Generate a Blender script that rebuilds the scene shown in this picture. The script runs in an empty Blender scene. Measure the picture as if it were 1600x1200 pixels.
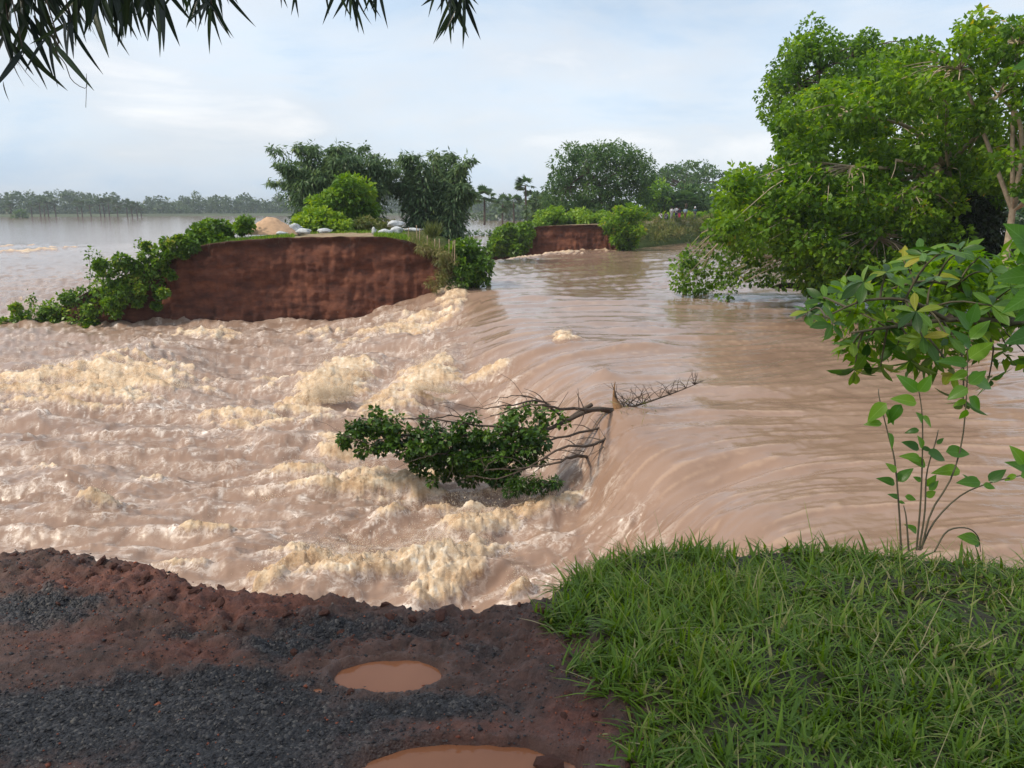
import bpy, bmesh, math, random
import numpy as np
from mathutils import Vector, Matrix, Euler

random.seed(7)
RNG = np.random.default_rng(11)
SC = bpy.context.scene
COL = SC.collection

# ------------------------------------------------------------------ camera
EYE = 1.6
F = 1208.0                       # focal length in photo pixels (photo is 1600 x 1200)
PITCH = math.atan(277.0 / F)     # horizon at y = 323
cam_d = bpy.data.cameras.new('camera')
cam_d.sensor_fit = 'HORIZONTAL'
cam_d.sensor_width = 36.0
cam_d.lens = 36.0 * F / 1600.0
cam_d.clip_start = 0.05
cam_d.clip_end = 9000.0
cam = bpy.data.objects.new('camera', cam_d)
COL.objects.link(cam)
cam.location = (0, 0, EYE)
cam.rotation_euler = (math.pi / 2 - PITCH, 0, 0)
SC.camera = cam

# ------------------------------------------------------------------ sky, sun, exposure
SUN_AZ = math.radians(-108.0)    # compass-like: 0 = straight ahead (+Y), negative = left
SUN_EL = math.radians(44.0)
sun_dir = Vector((math.sin(SUN_AZ) * math.cos(SUN_EL), math.cos(SUN_AZ) * math.cos(SUN_EL), math.sin(SUN_EL)))
world = bpy.data.worlds.new('World')
SC.world = world
world.use_nodes = True
wn, wl = world.node_tree.nodes, world.node_tree.links
wn.clear()
w_out = wn.new('ShaderNodeOutputWorld')
w_sky = wn.new('ShaderNodeTexSky')
w_sky.sky_type = 'NISHITA'
w_sky.sun_disc = False
w_sky.sun_elevation = SUN_EL
w_sky.sun_rotation = SUN_AZ
w_sky.air_density = 1.0
w_sky.dust_density = 2.5
w_bg = wn.new('ShaderNodeBackground')
w_bg.inputs['Strength'].default_value = 0.11
wl.new(w_sky.outputs[0], w_bg.inputs['Color'])
# thin high cloud over the whole sky
w_tc = wn.new('ShaderNodeTexCoord')
w_map = wn.new('ShaderNodeMapping')
w_map.inputs['Scale'].default_value = (1.0, 1.0, 3.6)
w_map.inputs['Location'].default_value = (0.35, 0.2, 0.1)
wl.new(w_tc.outputs['Generated'], w_map.inputs['Vector'])
w_n1 = wn.new('ShaderNodeTexNoise')
w_n1.inputs['Scale'].default_value = 3.1
w_n1.inputs['Detail'].default_value = 7.0
w_n1.inputs['Roughness'].default_value = 0.55
w_n1.inputs['Distortion'].default_value = 0.35
wl.new(w_map.outputs[0], w_n1.inputs['Vector'])
w_r1 = wn.new('ShaderNodeValToRGB')
e = w_r1.color_ramp.elements
e[0].position, e[0].color = 0.36, (0.56, 0.69, 0.84, 1)
e[1].position, e[1].color = 0.68, (0.87, 0.88, 0.90, 1)
k = e.new(0.47); k.color = (0.67, 0.755, 0.85, 1)
k = e.new(0.56); k.color = (0.70, 0.755, 0.82, 1)
wl.new(w_n1.outputs['Fac'], w_r1.inputs['Fac'])
w_bg2 = wn.new('ShaderNodeBackground')
w_bg2.inputs['Strength'].default_value = 1.03
w_n2 = wn.new('ShaderNodeTexNoise')
w_n2.inputs['Scale'].default_value = 1.7
w_n2.inputs['Detail'].default_value = 5.0
w_map2 = wn.new('ShaderNodeMapping')
w_map2.inputs['Scale'].default_value = (1.0, 1.0, 2.6)
w_map2.inputs['Location'].default_value = (3.1, 1.7, 0.4)
wl.new(w_tc.outputs['Generated'], w_map2.inputs['Vector'])
wl.new(w_map2.outputs[0], w_n2.inputs['Vector'])
w_r2 = wn.new('ShaderNodeValToRGB')          # soft grey undersides of the cloud sheet
w_r2.color_ramp.elements[0].position, w_r2.color_ramp.elements[0].color = 0.36, (0.86, 0.875, 0.895, 1)
w_r2.color_ramp.elements[1].position, w_r2.color_ramp.elements[1].color = 0.62, (1.05, 1.05, 1.05, 1)
wl.new(w_n2.outputs['Fac'], w_r2.inputs['Fac'])
w_mul = wn.new('ShaderNodeMix'); w_mul.data_type = 'RGBA'; w_mul.blend_type = 'MULTIPLY'; w_mul.inputs[0].default_value = 1.0
wl.new(w_r1.outputs[0], w_mul.inputs[6]); wl.new(w_r2.outputs[0], w_mul.inputs[7])
wl.new(w_mul.outputs[2], w_bg2.inputs['Color'])
w_mix = wn.new('ShaderNodeMixShader')
w_mix.inputs[0].default_value = 0.84
wl.new(w_bg.outputs[0], w_mix.inputs[1])
wl.new(w_bg2.outputs[0], w_mix.inputs[2])
wl.new(w_mix.outputs[0], w_out.inputs['Surface'])

sun_d = bpy.data.lights.new('sun', 'SUN')
sun_d.energy = 3.0
sun_d.angle = math.radians(7.0)
sun_d.color = (1.0, 0.90, 0.74)
sun = bpy.data.objects.new('sun', sun_d)
COL.objects.link(sun)
sun.rotation_euler = (-sun_dir).to_track_quat('-Z', 'Y').to_euler()
sun.location = (0, 0, 60)

vs = SC.view_settings
vs.view_transform = 'Standard'
vs.look = 'None'
vs.exposure = 0.29
vs.gamma = 1.0
vs.use_curve_mapping = False
SC.cycles.use_denoising = True
SC.cycles.max_bounces = 8
SC.cycles.transparent_max_bounces = 8
SC.cycles.volume_bounces = 0
SC.cycles.volume_max_steps = 64
SC.cycles.caustics_reflective = False
SC.cycles.caustics_refractive = False

# ------------------------------------------------------------------ helpers
cp, sp = math.cos(PITCH), math.sin(PITCH)
def ray(px, py):
    a, b = (px - 800.0) / F, (600.0 - py) / F
    return np.array((a, cp + b * sp, -sp + b * cp))
def onz(px, py, z):
    d = ray(px, py); t = (z - EYE) / d[2]
    return np.array((d[0] * t, d[1] * t, z))
def aty(px, py, y):
    d = ray(px, py); t = y / d[1]
    return np.array((d[0] * t, y, EYE + d[2] * t))

def hsh(ix, iy, s):
    with np.errstate(over='ignore'):
        h = (ix.astype(np.int64) * 374761393 + iy.astype(np.int64) * 668265263 + s * 974634777) & 0xFFFFFFFF
        h = ((h ^ (h >> 13)) * 1274126177) & 0xFFFFFFFF
        h = ((h ^ (h >> 15)) * 2246822519) & 0xFFFFFFFF
        return ((h ^ (h >> 16)) & 0xFFFFFF) / float(0x1000000)
def perlin(x, y, s=0):
    x = np.asarray(x, float); y = np.asarray(y, float)
    ix, iy = np.floor(x), np.floor(y)
    fx, fy = x - ix, y - iy
    u = fx * fx * fx * (fx * (fx * 6 - 15) + 10); v = fy * fy * fy * (fy * (fy * 6 - 15) + 10)
    def g(dx, dy):
        a = hsh(ix + dx, iy + dy, s) * (2 * math.pi)
        return np.cos(a) * (fx - dx) + np.sin(a) * (fy - dy)
    a, b, c, d = g(0, 0), g(1, 0), g(0, 1), g(1, 1)
    return ((a + (b - a) * u) * (1 - v) + (c + (d - c) * u) * v) * 1.5
def fbm(x, y, s=0, o=4, r=0.5, ridge=False):
    t, a, n = 0.0, 1.0, 0.0
    for i in range(o):
        p = perlin(x * 2 ** i + 17.3 * i, y * 2 ** i - 9.1 * i, s + i)
        if ridge: p = 1 - 2 * np.abs(p)
        t = t + a * p; n += a; a *= r
    return t / n
def worley(x, y, s=0):
    ix, iy = np.floor(x), np.floor(y)
    m = np.full(np.shape(x), 9.0)
    for dx in (-1, 0, 1):
        for dy in (-1, 0, 1):
            cx = ix + dx + hsh(ix + dx, iy + dy, s); cy = iy + dy + hsh(ix + dx, iy + dy, s + 91)
            m = np.minimum(m, (cx - x) ** 2 + (cy - y) ** 2)
    return np.sqrt(m)
def sstep(a, b, x):
    t = np.clip((x - a) / (b - a), 0, 1)
    return t * t * (3 - 2 * t)

def mesh_np(name, verts, faces, mat, parent=None, attrs=None, smooth=False, cols=None):
    """verts (n,3); faces (m,3|4) int; attrs = {name: per-vertex float}"""
    verts = np.ascontiguousarray(verts, dtype=np.float32); faces = np.ascontiguousarray(faces, dtype=np.int32)
    me = bpy.data.meshes.new(name)
    k = faces.shape[1]
    me.vertices.add(len(verts)); me.vertices.foreach_set('co', verts.ravel())
    me.loops.add(faces.size); me.loops.foreach_set('vertex_index', faces.ravel())
    me.polygons.add(len(faces))
    me.polygons.foreach_set('loop_start', np.arange(0, faces.size, k, dtype=np.int32))
    if smooth: me.polygons.foreach_set('use_smooth', np.ones(len(faces), dtype=bool))
    for an, av in (attrs or {}).items():
        at = me.attributes.new(an, 'FLOAT', 'POINT'); at.data.foreach_set('value', np.asarray(av, dtype=np.float32).ravel())
    me.update(calc_edges=True)
    me.materials.append(mat)
    return link(name, me, parent)
def link(name, data, parent=None):
    o = bpy.data.objects.new(name, data); COL.objects.link(o)
    if parent is not None: o.parent = parent
    return o
def tag(o, label=None, cat=None, group=None, kind=None):
    if label: o['label'] = label
    if cat: o['category'] = cat
    if group: o['group'] = group
    if kind: o['kind'] = kind
    return o
def empty(name, loc=(0, 0, 0), rz=0.0):
    o = link(name, None); o.location = loc; o.rotation_euler = (0, 0, rz); o.empty_display_size = 0.1
    return o
def grid_faces(nr, nc):
    i = np.arange(nr - 1)[:, None] * nc + np.arange(nc - 1)[None, :]
    return np.stack([i, i + 1, i + nc + 1, i + nc], -1).reshape(-1, 4)

def tubes(paths, sides=6):
    """list of (pts (n,3), radii (n,)) -> verts, quads (open tubes with a closing tip)"""
    V, Q, off = [], [], 0
    ang = np.linspace(0, 2 * math.pi, sides, endpoint=False)
    for pts, rad in paths:
        pts = np.asarray(pts, float); n = len(pts)
        rad = np.broadcast_to(np.asarray(rad, float), (n,))
        tg = np.gradient(pts, axis=0); tg /= np.linalg.norm(tg, axis=1)[:, None] + 1e-9
        ref = np.array((0.31, 0.22, 0.92)) if abs(tg[0, 2]) < 0.9 else np.array((1.0, 0.1, 0))
        a = np.cross(tg, ref); a /= np.linalg.norm(a, axis=1)[:, None] + 1e-9
        b = np.cross(tg, a)
        ring = pts[:, None, :] + rad[:, None, None] * (np.cos(ang)[None, :, None] * a[:, None, :] + np.sin(ang)[None, :, None] * b[:, None, :])
        V.append(ring.reshape(-1, 3))
        i = np.arange(n - 1)[:, None] * sides + np.arange(sides)[None, :]
        j = np.arange(n - 1)[:, None] * sides + (np.arange(sides)[None, :] + 1) % sides
        Q.append(np.stack([i, j, j + sides, i + sides], -1).reshape(-1, 4) + off)
        if sides == 6 or sides == 4 or sides == 8:
            e0 = off + (n - 1) * sides
            if sides == 4: Q.append(np.array([[e0, e0 + 1, e0 + 2, e0 + 3]]))
            elif sides == 6: Q.append(np.array([[e0, e0 + 1, e0 + 2, e0 + 3], [e0, e0 + 3, e0 + 4, e0 + 5]]))
            else: Q.append(np.array([[e0, e0 + 1, e0 + 2, e0 + 3], [e0, e0 + 3, e0 + 4, e0 + 7], [e0 + 4, e0 + 5, e0 + 6, e0 + 7]]))
        off += n * sides
    return np.concatenate(V), np.concatenate(Q)
def spline(ctrl, n):
    """Catmull-Rom through control points -> n points"""
    c = np.asarray(ctrl, float)
    if len(c) == 2: return c[0] + (c[1] - c[0]) * np.linspace(0, 1, n)[:, None]
    p = np.vstack([2 * c[0] - c[1], c, 2 * c[-1] - c[-2]])
    t = np.linspace(0, len(c) - 1 - 1e-6, n); i = t.astype(int); f = (t - i)[:, None]
    a, b, d, g = p[i], p[i + 1], p[i + 2], p[i + 3]
    return 0.5 * (2 * b + (d - a) * f + (2 * a - 5 * b + 4 * d - g) * f ** 2 + (3 * b - a - 3 * d + g) * f ** 3)
def unit(v):
    return v / (np.linalg.norm(v, axis=-1, keepdims=True) + 1e-9)

# ------------------------------------------------------------------ materials
def new_mat(name):
    m = bpy.data.materials.new(name); m.use_nodes = True
    n, l = m.node_tree.nodes, m.node_tree.links
    n.clear()
    out = n.new('ShaderNodeOutputMaterial'); p = n.new('ShaderNodeBsdfPrincipled')
    l.new(p.outputs[0], out.inputs['Surface'])
    return m, n, l, p, out
def nd(n, typ, **kw):
    x = n.new(typ)
    for k_, v_ in kw.items():
        if k_ in x.inputs: x.inputs[k_].default_value = v_
        else: setattr(x, k_, v_)
    return x
def attr(n, name):
    a = n.new('ShaderNodeAttribute'); a.attribute_name = name; return a.outputs['Fac']
def mixc(n, l, fac, a, b):
    m = n.new('ShaderNodeMix'); m.data_type = 'RGBA'
    for sock, v in ((m.inputs[0], fac), (m.inputs[6], a), (m.inputs[7], b)):
        if hasattr(v, 'is_output'): l.new(v, sock)
        elif isinstance(v, (int, float)): sock.default_value = v
        else: sock.default_value = (*v, 1.0)
    return m.outputs[2]
def ramp(n, l, fac, stops):
    r = n.new('ShaderNodeValToRGB'); el = r.color_ramp.elements
    el[0].position, el[0].color = stops[0][0], (*stops[0][1], 1)
    el[1].position, el[1].color = stops[-1][0], (*stops[-1][1], 1)
    for p_, c_ in stops[1:-1]:
        k_ = el.new(p_); k_.color = (*c_, 1)
    l.new(fac, r.inputs[0]); return r.outputs[0]
def math_n(n, l, op, a, b=None):
    m = n.new('ShaderNodeMath'); m.operation = op
    for s, v in ((m.inputs[0], a), (m.inputs[1], b)):
        if v is None: continue
        if hasattr(v, 'is_output'): l.new(v, s)
        else: s.default_value = v
    return m.outputs[0]
def noise(n, l, scale, detail=4, rough=0.55, vec=None, out='Fac'):
    t = n.new('ShaderNodeTexNoise'); t.inputs['Scale'].default_value = scale
    t.inputs['Detail'].default_value = detail; t.inputs['Roughness'].default_value = rough
    if vec is None:
        c = n.new('ShaderNodeTexCoord'); vec = c.outputs['Object']
    l.new(vec, t.inputs['Vector']); return t.outputs[out]
def bump(n, l, h, strength, dist):
    b = n.new('ShaderNodeBump'); b.inputs['Strength'].default_value = strength; b.inputs['Distance'].default_value = dist
    l.new(h, b.inputs['Height']); return b.outputs[0]

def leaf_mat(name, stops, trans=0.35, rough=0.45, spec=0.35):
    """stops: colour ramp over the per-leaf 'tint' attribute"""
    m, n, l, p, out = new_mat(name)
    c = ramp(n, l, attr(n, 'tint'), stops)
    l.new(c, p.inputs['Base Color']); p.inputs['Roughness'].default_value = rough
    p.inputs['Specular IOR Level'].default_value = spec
    if trans > 0:
        t = n.new('ShaderNodeBsdfTranslucent')
        hs = nd(n, 'ShaderNodeHueSaturation', Saturation=1.15, Value=1.5); hs.inputs['Hue'].default_value = 0.485
        l.new(c, hs.inputs['Color']); l.new(hs.outputs[0], t.inputs['Color'])
        mx = n.new('ShaderNodeMixShader'); mx.inputs[0].default_value = trans
        l.new(p.outputs[0], mx.inputs[1]); l.new(t.outputs[0], mx.inputs[2]); l.new(mx.outputs[0], out.inputs['Surface'])
    return m
def plain_mat(name, col, rough=0.8, var=0.25, scale=6.0, bmp=0.0, spec=0.3):
    m, n, l, p, out = new_mat(name)
    f = noise(n, l, scale, 6, 0.6)
    c = ramp(n, l, f, [(0.25, tuple(x * (1 - var) for x in col)), (0.75, tuple(min(1, x * (1 + var)) for x in col))])
    l.new(c, p.inputs['Base Color']); p.inputs['Roughness'].default_value = rough
    p.inputs['Specular IOR Level'].default_value = spec
    if bmp: l.new(bump(n, l, noise(n, l, scale * 5, 6, 0.65), 0.6, bmp), p.inputs['Normal'])
    return m
# ================================================================== SETTING: water
ZR, ZL = -2.5, -4.1              # river level, flooded-field level
AX = np.array([(0, -30, 0), (0, 0, 0), (-6.5, 40, 0), (-5.5, 52, 0), (-2.0, 63, 0), (4.5, 75, 0), (12.5, 88, 0), (21, 102, 0), (40, 128, 0), (90, 190, 0), (400, 420, 0), (1200, 900, 0)], float)
def levee_x(y): return np.interp(y, AX[:, 1], AX[:, 0])

ctrl = []
def cpt(px, py, z): ctrl.append(tuple(onz(px, py, z)))
for a in [(1600, 880), (1600, 760), (1450, 700), (1300, 640), (1500, 600), (1200, 560), (1600, 540), (1300, 480), (1100, 480), (1000, 440), (900, 425), (1400, 820)]: cpt(*a, ZR)
for a in [(760, 440, -2.62), (742, 470, -2.85), (715, 492, -3.5), (650, 505, -3.85), (560, 505, -3.95), (480, 505, ZL), (850, 500, -2.62), (790, 540, -2.95), (725, 550, -3.35), (650, 565, -3.6),
          (1000, 550, -2.6), (900, 575, -2.85), (820, 600, -3.25), (745, 622, -3.75), (660, 630, -3.85), (985, 655, -2.62), (935, 635, -2.72), (1060, 650, -2.62), (900, 690, -3.25), (845, 740, -3.8), (780, 690, -3.95),
          (1010, 720, -2.9), (950, 765, -3.35), (885, 805, -3.95), (1100, 790, -2.95), (1010, 845, -3.4), (910, 885, -3.95), (800, 920, -4.25), (1180, 840, -2.85), (1300, 840, -2.65), (1150, 700, -2.62),
          (700, 960, -4.35), (850, 960, -4.1), (1000, 940, -3.6)]: cpt(*a)
for a in [(60, 540), (250, 560), (450, 560), (560, 600), (100, 640), (300, 640), (100, 760), (300, 720), (500, 700), (620, 790), (450, 820), (200, 830), (600, 900), (730, 860), (-100, 620), (-200, 800), (-150, 500), (40, 460), (400, 900), (700, 740), (-50, 900), (200, 960)]: cpt(*a, ZL)
ctrl = np.array(ctrl)
def tps_fit(xy, v, lam=0.02):
    d = np.linalg.norm(xy[:, None] - xy[None], axis=-1)
    K = np.where(d > 0, d * d * np.log(d + 1e-12), 0) + lam * np.eye(len(xy))
    Pm = np.c_[np.ones(len(xy)), xy]
    A = np.block([[K, Pm], [Pm.T, np.zeros((3, 3))]])
    return np.linalg.solve(A, np.r_[v, np.zeros(3)])
TW = tps_fit(ctrl[:, :2], ctrl[:, 2])
def tps(x, y):
    s = TW[-3] + TW[-2] * x + TW[-1] * y
    for (cx, cy, _), w in zip(ctrl, TW):
        d2 = (x - cx) ** 2 + (y - cy) ** 2 + 1e-9
        s = s + w * 0.5 * d2 * np.log(d2)
    return np.clip(s, -4.6, -2.38)
def far_level(x, y):
    return ZL + (ZR - ZL) * sstep(-3.0, 3.0, x - levee_x(y))

# direction of flow, scattered samples blended by distance
vel = [((1500, 450), (-.6, -.8)), ((1300, 600), (-.9, -.4)), ((1000, 450), (-.8, -.6)), ((1000, 560), (-1, -.05)), ((800, 520), (-1, .15)), ((1250, 740), (-1, -.05)), ((1000, 800), (-.85, -.5)),
       ((860, 850), (-.75, -.65)), ((900, 690), (-.95, -.35)), ((600, 700), (-1, -.1)), ((200, 800), (-1, .15)), ((300, 560), (-1, .2)), ((560, 520), (-1, .1)), ((60, 450), (-1, .3)), ((880, 420), (-.7, -.7)), ((1500, 800), (-.97, .1))]
VP = np.array([onz(*p, -3.2)[:2] for p, _ in vel]); VV = np.array([v for _, v in vel], float)
gx, gy = np.linspace(-60, 60, 241), np.linspace(2, 90, 177)
GX, GY = np.meshgrid(gx, gy)
wsum, VG = 0, 0
for p, v in zip(VP, VV):
    w = 1 / ((GX - p[0]) ** 2 + (GY - p[1]) ** 2 + 1.0) ** 1.6
    wsum = wsum + w; VG = VG + w[..., None] * v
VG = unit(VG / wsum[..., None])
wob = fbm(GX * .35, GY * .35, 77, 3) * .5       # slow meander of the streaks
VG = np.stack([VG[..., 0] * np.cos(wob) - VG[..., 1] * np.sin(wob), VG[..., 0] * np.sin(wob) + VG[..., 1] * np.cos(wob)], -1)
def flow(x, y):
    fx = np.clip((x + 60) / 0.5, 0, 239.99); fy = np.clip((y - 2) / 0.5, 0, 175.99)
    i, j = fx.astype(int), fy.astype(int); a, b = (fx - i)[:, None], (fy - j)[:, None]
    return (VG[j, i] * (1 - a) + VG[j, i + 1] * a) * (1 - b) + (VG[j + 1, i] * (1 - a) + VG[j + 1, i + 1] * a) * b
def lic(x, y, freq, step, n, seed):
    """noise smeared along the streamlines; roughly unit variance"""
    t = 0
    for sg in (-1, 1):
        qx, qy = x.copy(), y.copy()
        for k_ in range(n):
            t = t + perlin(qx * freq, qy * freq, seed)
            v = flow(qx, qy)
            qx = qx + sg * step * v[:, 0]; qy = qy + sg * step * v[:, 1]
    return t / (np.std(t) + 1e-9)

def blob(px, py, rx, ry, z):
    c = onz(px, py, z)
    sx = rx * np.linalg.norm(c - (0, 0, EYE)) / F
    sy = abs(onz(px, py - ry, z)[1] - onz(px, py + ry, z)[1]) / 2
    return c[0], c[1], sx, sy
# (px, py, rx, ry, strength, lift m)  thick golden foam
FOAM = [(140, 605, 150, 30, 1.0, .30), (60, 620, 90, 25, .8, .12), (250, 600, 50, 26, .9, .28), (520, 605, 55, 40, 1.15, .55), (670, 605, 50, 28, 1.0, .45), (600, 640, 60, 25, .7, .15), (640, 520, 70, 16, .8, .25),
        (560, 540, 60, 12, .5, .12), (705, 480, 30, 16, 1.0, .45), (330, 520, 90, 8, .7, .14), (500, 520, 70, 8, .6, .12), (225, 570, 50, 16, .5, .35), (880, 566, 40, 16, .55, .22), (760, 580, 60, 8, .45, .06),
        (400, 660, 150, 12, .6, .12), (380, 690, 60, 12, .55, .10), (530, 700, 60, 18, .75, .16), (560, 760, 90, 24, .85, .20), (480, 730, 60, 20, .65, .14), (640, 760, 60, 20, .9, .24), (740, 770, 70, 22, .95, .24), (830, 800, 45, 20, 1.0, .26),
        (700, 800, 60, 16, .7, .12), (170, 790, 40, 18, .75, .16), (240, 740, 35, 8, .5, .08), (60, 725, 60, 12, .5, .10), (600, 820, 40, 18, .6, .14), (540, 890, 110, 30, 1.05, .35), (680, 890, 80, 36, 1.1, .42), (740, 850, 40, 22, .8, .2),
        (430, 915, 60, 14, .8, .2), (805, 912, 40, 14, .9, .18), (300, 880, 60, 12, .4, .1), (45, 392, 45, 4, .8, .35), (90, 388, 30, 3, .7, .3), (15, 384, 40, 3, .6, .25), (20, 470, 60, 8, .35, .1), (610, 690, 40, 20, .6, .15), (350, 780, 60, 10, .35, .08),
        (160, 680, 90, 10, .45, .1), (660, 690, 30, 30, .5, .1), (440, 600, 70, 16, .45, .1), (880, 745, 40, 18, .55, .12), (940, 630, 26, 12, .45, .25), (330, 830, 100, 10, .4, .08), (480, 860, 60, 12, .5, .12), (790, 700, 80, 40, .4, .0)]
FOAM_W = []
for px, py, rx, ry, st, lift in FOAM:
    FOAM_W.append((*blob(px, py, rx, ry, -4.0 if px < 700 or py > 780 else -3.3), st, lift))
for px, py, rx, ry, st, lift in [(800, 402, 45, 7, 1.0, .3), (860, 398, 60, 5, .9, .2), (770, 412, 25, 6, .7, .2), (930, 396, 60, 3, .5, .12)]:
    FOAM_W.append((*blob(px, py, rx, ry, -2.7), st, lift))
# smooth swells, hollows and boils: (px, py, rx, ry, z, height)
SWELL = [(210, 565, 80, 22, -4.0, .55), (400, 565, 120, 16, -4.1, -.28), (620, 545, 90, 16, -3.8, .35), (470, 545, 60, 12, -4.0, .15), (990, 545, 60, 7, -2.6, .20), (1110, 760, 90, 28, -2.9, -.24), (955, 650, 40, 12, -2.7, .10), (992, 668, 32, 9, -2.7, .06),
         (905, 730, 45, 12, -3.4, .28), (760, 632, 70, 14, -3.6, -.22), (1100, 835, 90, 10, -3.0, .08), (560, 720, 50, 20, -4.1, -.15), (350, 740, 120, 18, -4.1, -.14), (130, 740, 80, 14, -4.1, .12), (250, 690, 90, 12, -4.1, .14), (430, 700, 60, 10, -4.1, .14), (90, 560, 60, 14, -4.1, -.15), (850, 885, 60, 9, -3.9, .16), (780, 905, 40, 9, -4.2, .14), (930, 862, 40, 7, -3.6, .10), (120, 820, 90, 14, -4.1, .1), (400, 850, 90, 14, -4.1, .12), (700, 560, 24, 14, -3.5, .2)]
SWELL_W = [(*blob(a, b, c, d, z), h) for a, b, c, d, z, h in SWELL]

th = np.concatenate([np.linspace(-80, -39, 36)[:-1], np.linspace(-39, 39, 780), np.linspace(39, 80, 36)[1:]]) * math.pi / 180
an = np.concatenate([np.linspace(math.atan(5 / 4.2), math.atan(5 / 62.), 580), np.linspace(math.atan(5 / 62.), math.atan(5 / 950.), 110)[1:]])
rr = 5 / np.tan(an)
R_, T_ = np.meshgrid(rr, th, indexing='ij')
wx, wy = (R_ * np.sin(T_)).ravel(), (R_ * np.cos(T_)).ravel()
near = (wy < 125) & (np.abs(wx) < 90)
zb = np.where(wy < 62, 0.0, 0.0)
t_near = np.zeros_like(wx)
t_near[near] = tps(wx[near], wy[near])
bl = sstep(33, 44, wy)
side = sstep(20, 40, np.abs(wx))
base = np.where(near, t_near * (1 - np.maximum(bl, side)) + far_level(wx, np.maximum(wy, 20)) * np.maximum(bl, side), far_level(wx, np.maximum(wy, 20)))
base = np.where((wy < 20) & (np.abs(wx) > 20), np.where(wx < 0, ZL, ZR), base)

s_ = ((base - ZL) / (ZR - ZL)).clip(-.3, 1.1); base = np.where((s_ > 0) & (s_ < 1) & (wy < 36), ZL + (ZR - ZL) * (.25 * s_ + .75 * sstep(.16, .84, s_)), base)
# turbulence: strong below the fall, weak on the river
turb = sstep(-2.75, -3.7, base) * np.exp(-np.maximum(0, np.hypot(wx + 3, wy - 18) - 30) / 30.)
turb = np.maximum(turb, .22 * np.exp(-((wx + 2) ** 2 / 60 + (wy - 68) ** 2 / 30)))
foam = np.zeros_like(wx); lift = np.zeros_like(wx)
for cx, cy, sx, sy, st, lf in FOAM_W:
    g = np.exp(-((wx - cx) / sx) ** 2 - ((wy - cy) / sy) ** 2)
    foam = np.maximum(foam, st * g) + .25 * st * g * (1 - foam.clip(0, 1)); lift = lift + lf * g
swell = np.zeros_like(wx)
for cx, cy, sx, sy, h in SWELL_W:
    swell += h * np.exp(-((wx - cx) / sx) ** 2 - ((wy - cy) / sy) ** 2)

N = np.where(near)[0]
nx, ny = wx[N], wy[N]
dist = np.hypot(nx, ny)
warpx = fbm(nx * .8, ny * .8, 5, 3) * .5; warpy = fbm(nx * .8, ny * .8, 9, 3) * .5
s_fine = lic(nx, ny, 7.0, .07, 9, 21)
s_mid = lic(nx + warpx * .3, ny + warpy * .3, 2.6, .16, 9, 31)
s_big = lic(nx, ny, 1.0, .35, 7, 41)
chop = fbm(nx * 1.1 + warpx, ny * 1.1 + warpy, 51, 4, .55)
ridge = fbm(nx * 1.5 + warpx * 1.6, ny * 1.9 + warpy * 1.6, 61, 4, .55, ridge=True)
t_n = turb[N]; f_n = foam[N]
calm = 1 - t_n
lodf = np.clip(16. / np.maximum(dist, 16.), .25, 1)            # finest ripples fade where the mesh gets coarse
h = swell[N] * 1.15 + .85 * lift[N] * (.62 + .5 * fbm(nx * 1.2, ny * 1.2, 65, 3))
h += calm * (s_fine * .0045 * lodf + s_mid * .013 + s_big * .024)
roll = fbm(nx * .42 + warpx, ny * .8 + warpy, 52, 3, .5)
s_crest = lic(nx + warpx * .6, ny + warpy * .6, 1.7, .20, 8, 45)
crest = 1 - np.abs(s_crest).clip(0, 1.6)                       # sharp drawn-out crest lines
h += t_n * (roll * .27 + chop * .045 + np.maximum(ridge, -.2) * .035 + s_mid * .024 + s_big * .060 + s_fine * .012 + crest * .030 + .012 * fbm(nx * 5 + warpx * 4, ny * 6 + warpy * 4, 58, 3, .6))
# foam heads: billowing shapes where the mask, broken up along the flow, is high
brk = .34 * fbm(nx * .9 + 3 + warpx, ny * 1.5, 71, 4, .6) + .26 * s_mid.clip(-2, 2) + .10 * s_big.clip(-2, 2) + .14 * crest + .34 * fbm(nx * 3.6, ny * 7, 73, 4, .65)
fn = f_n * (.74 + 1.0 * brk) + t_n * .36 * np.clip(brk - .20, 0, .5)
fm = sstep(.36, .80, fn)
sel = fm > .01
bw = np.zeros_like(nx)
qx, qy = nx[sel] + .25 * fbm(nx[sel] * 2.2, ny[sel] * 2.2, 81, 3), ny[sel] + .25 * fbm(nx[sel] * 2.2, ny[sel] * 2.2, 82, 3)
b1 = 1 - np.clip(worley(qx * 1.7, qy * 2.1, 83), 0, 1) ** 2; b2 = 1 - np.clip(worley(qx * 4.2, qy * 4.6, 84), 0, 1) ** 2; b3 = 1 - np.clip(worley(qx * 9.5, qy * 9.5, 85), 0, 1) ** 2
bw[sel] = .06 * b1 + .06 * b2 + .045 * b3 + .05 * fbm(qx * 12, qy * 12, 86, 3, .65) + .05 * fbm(qx * 5, qy * 6, 87, 2, ridge=True)
h += fm * bw * (.5 + .6 * f_n.clip(0, 1.2))
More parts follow.
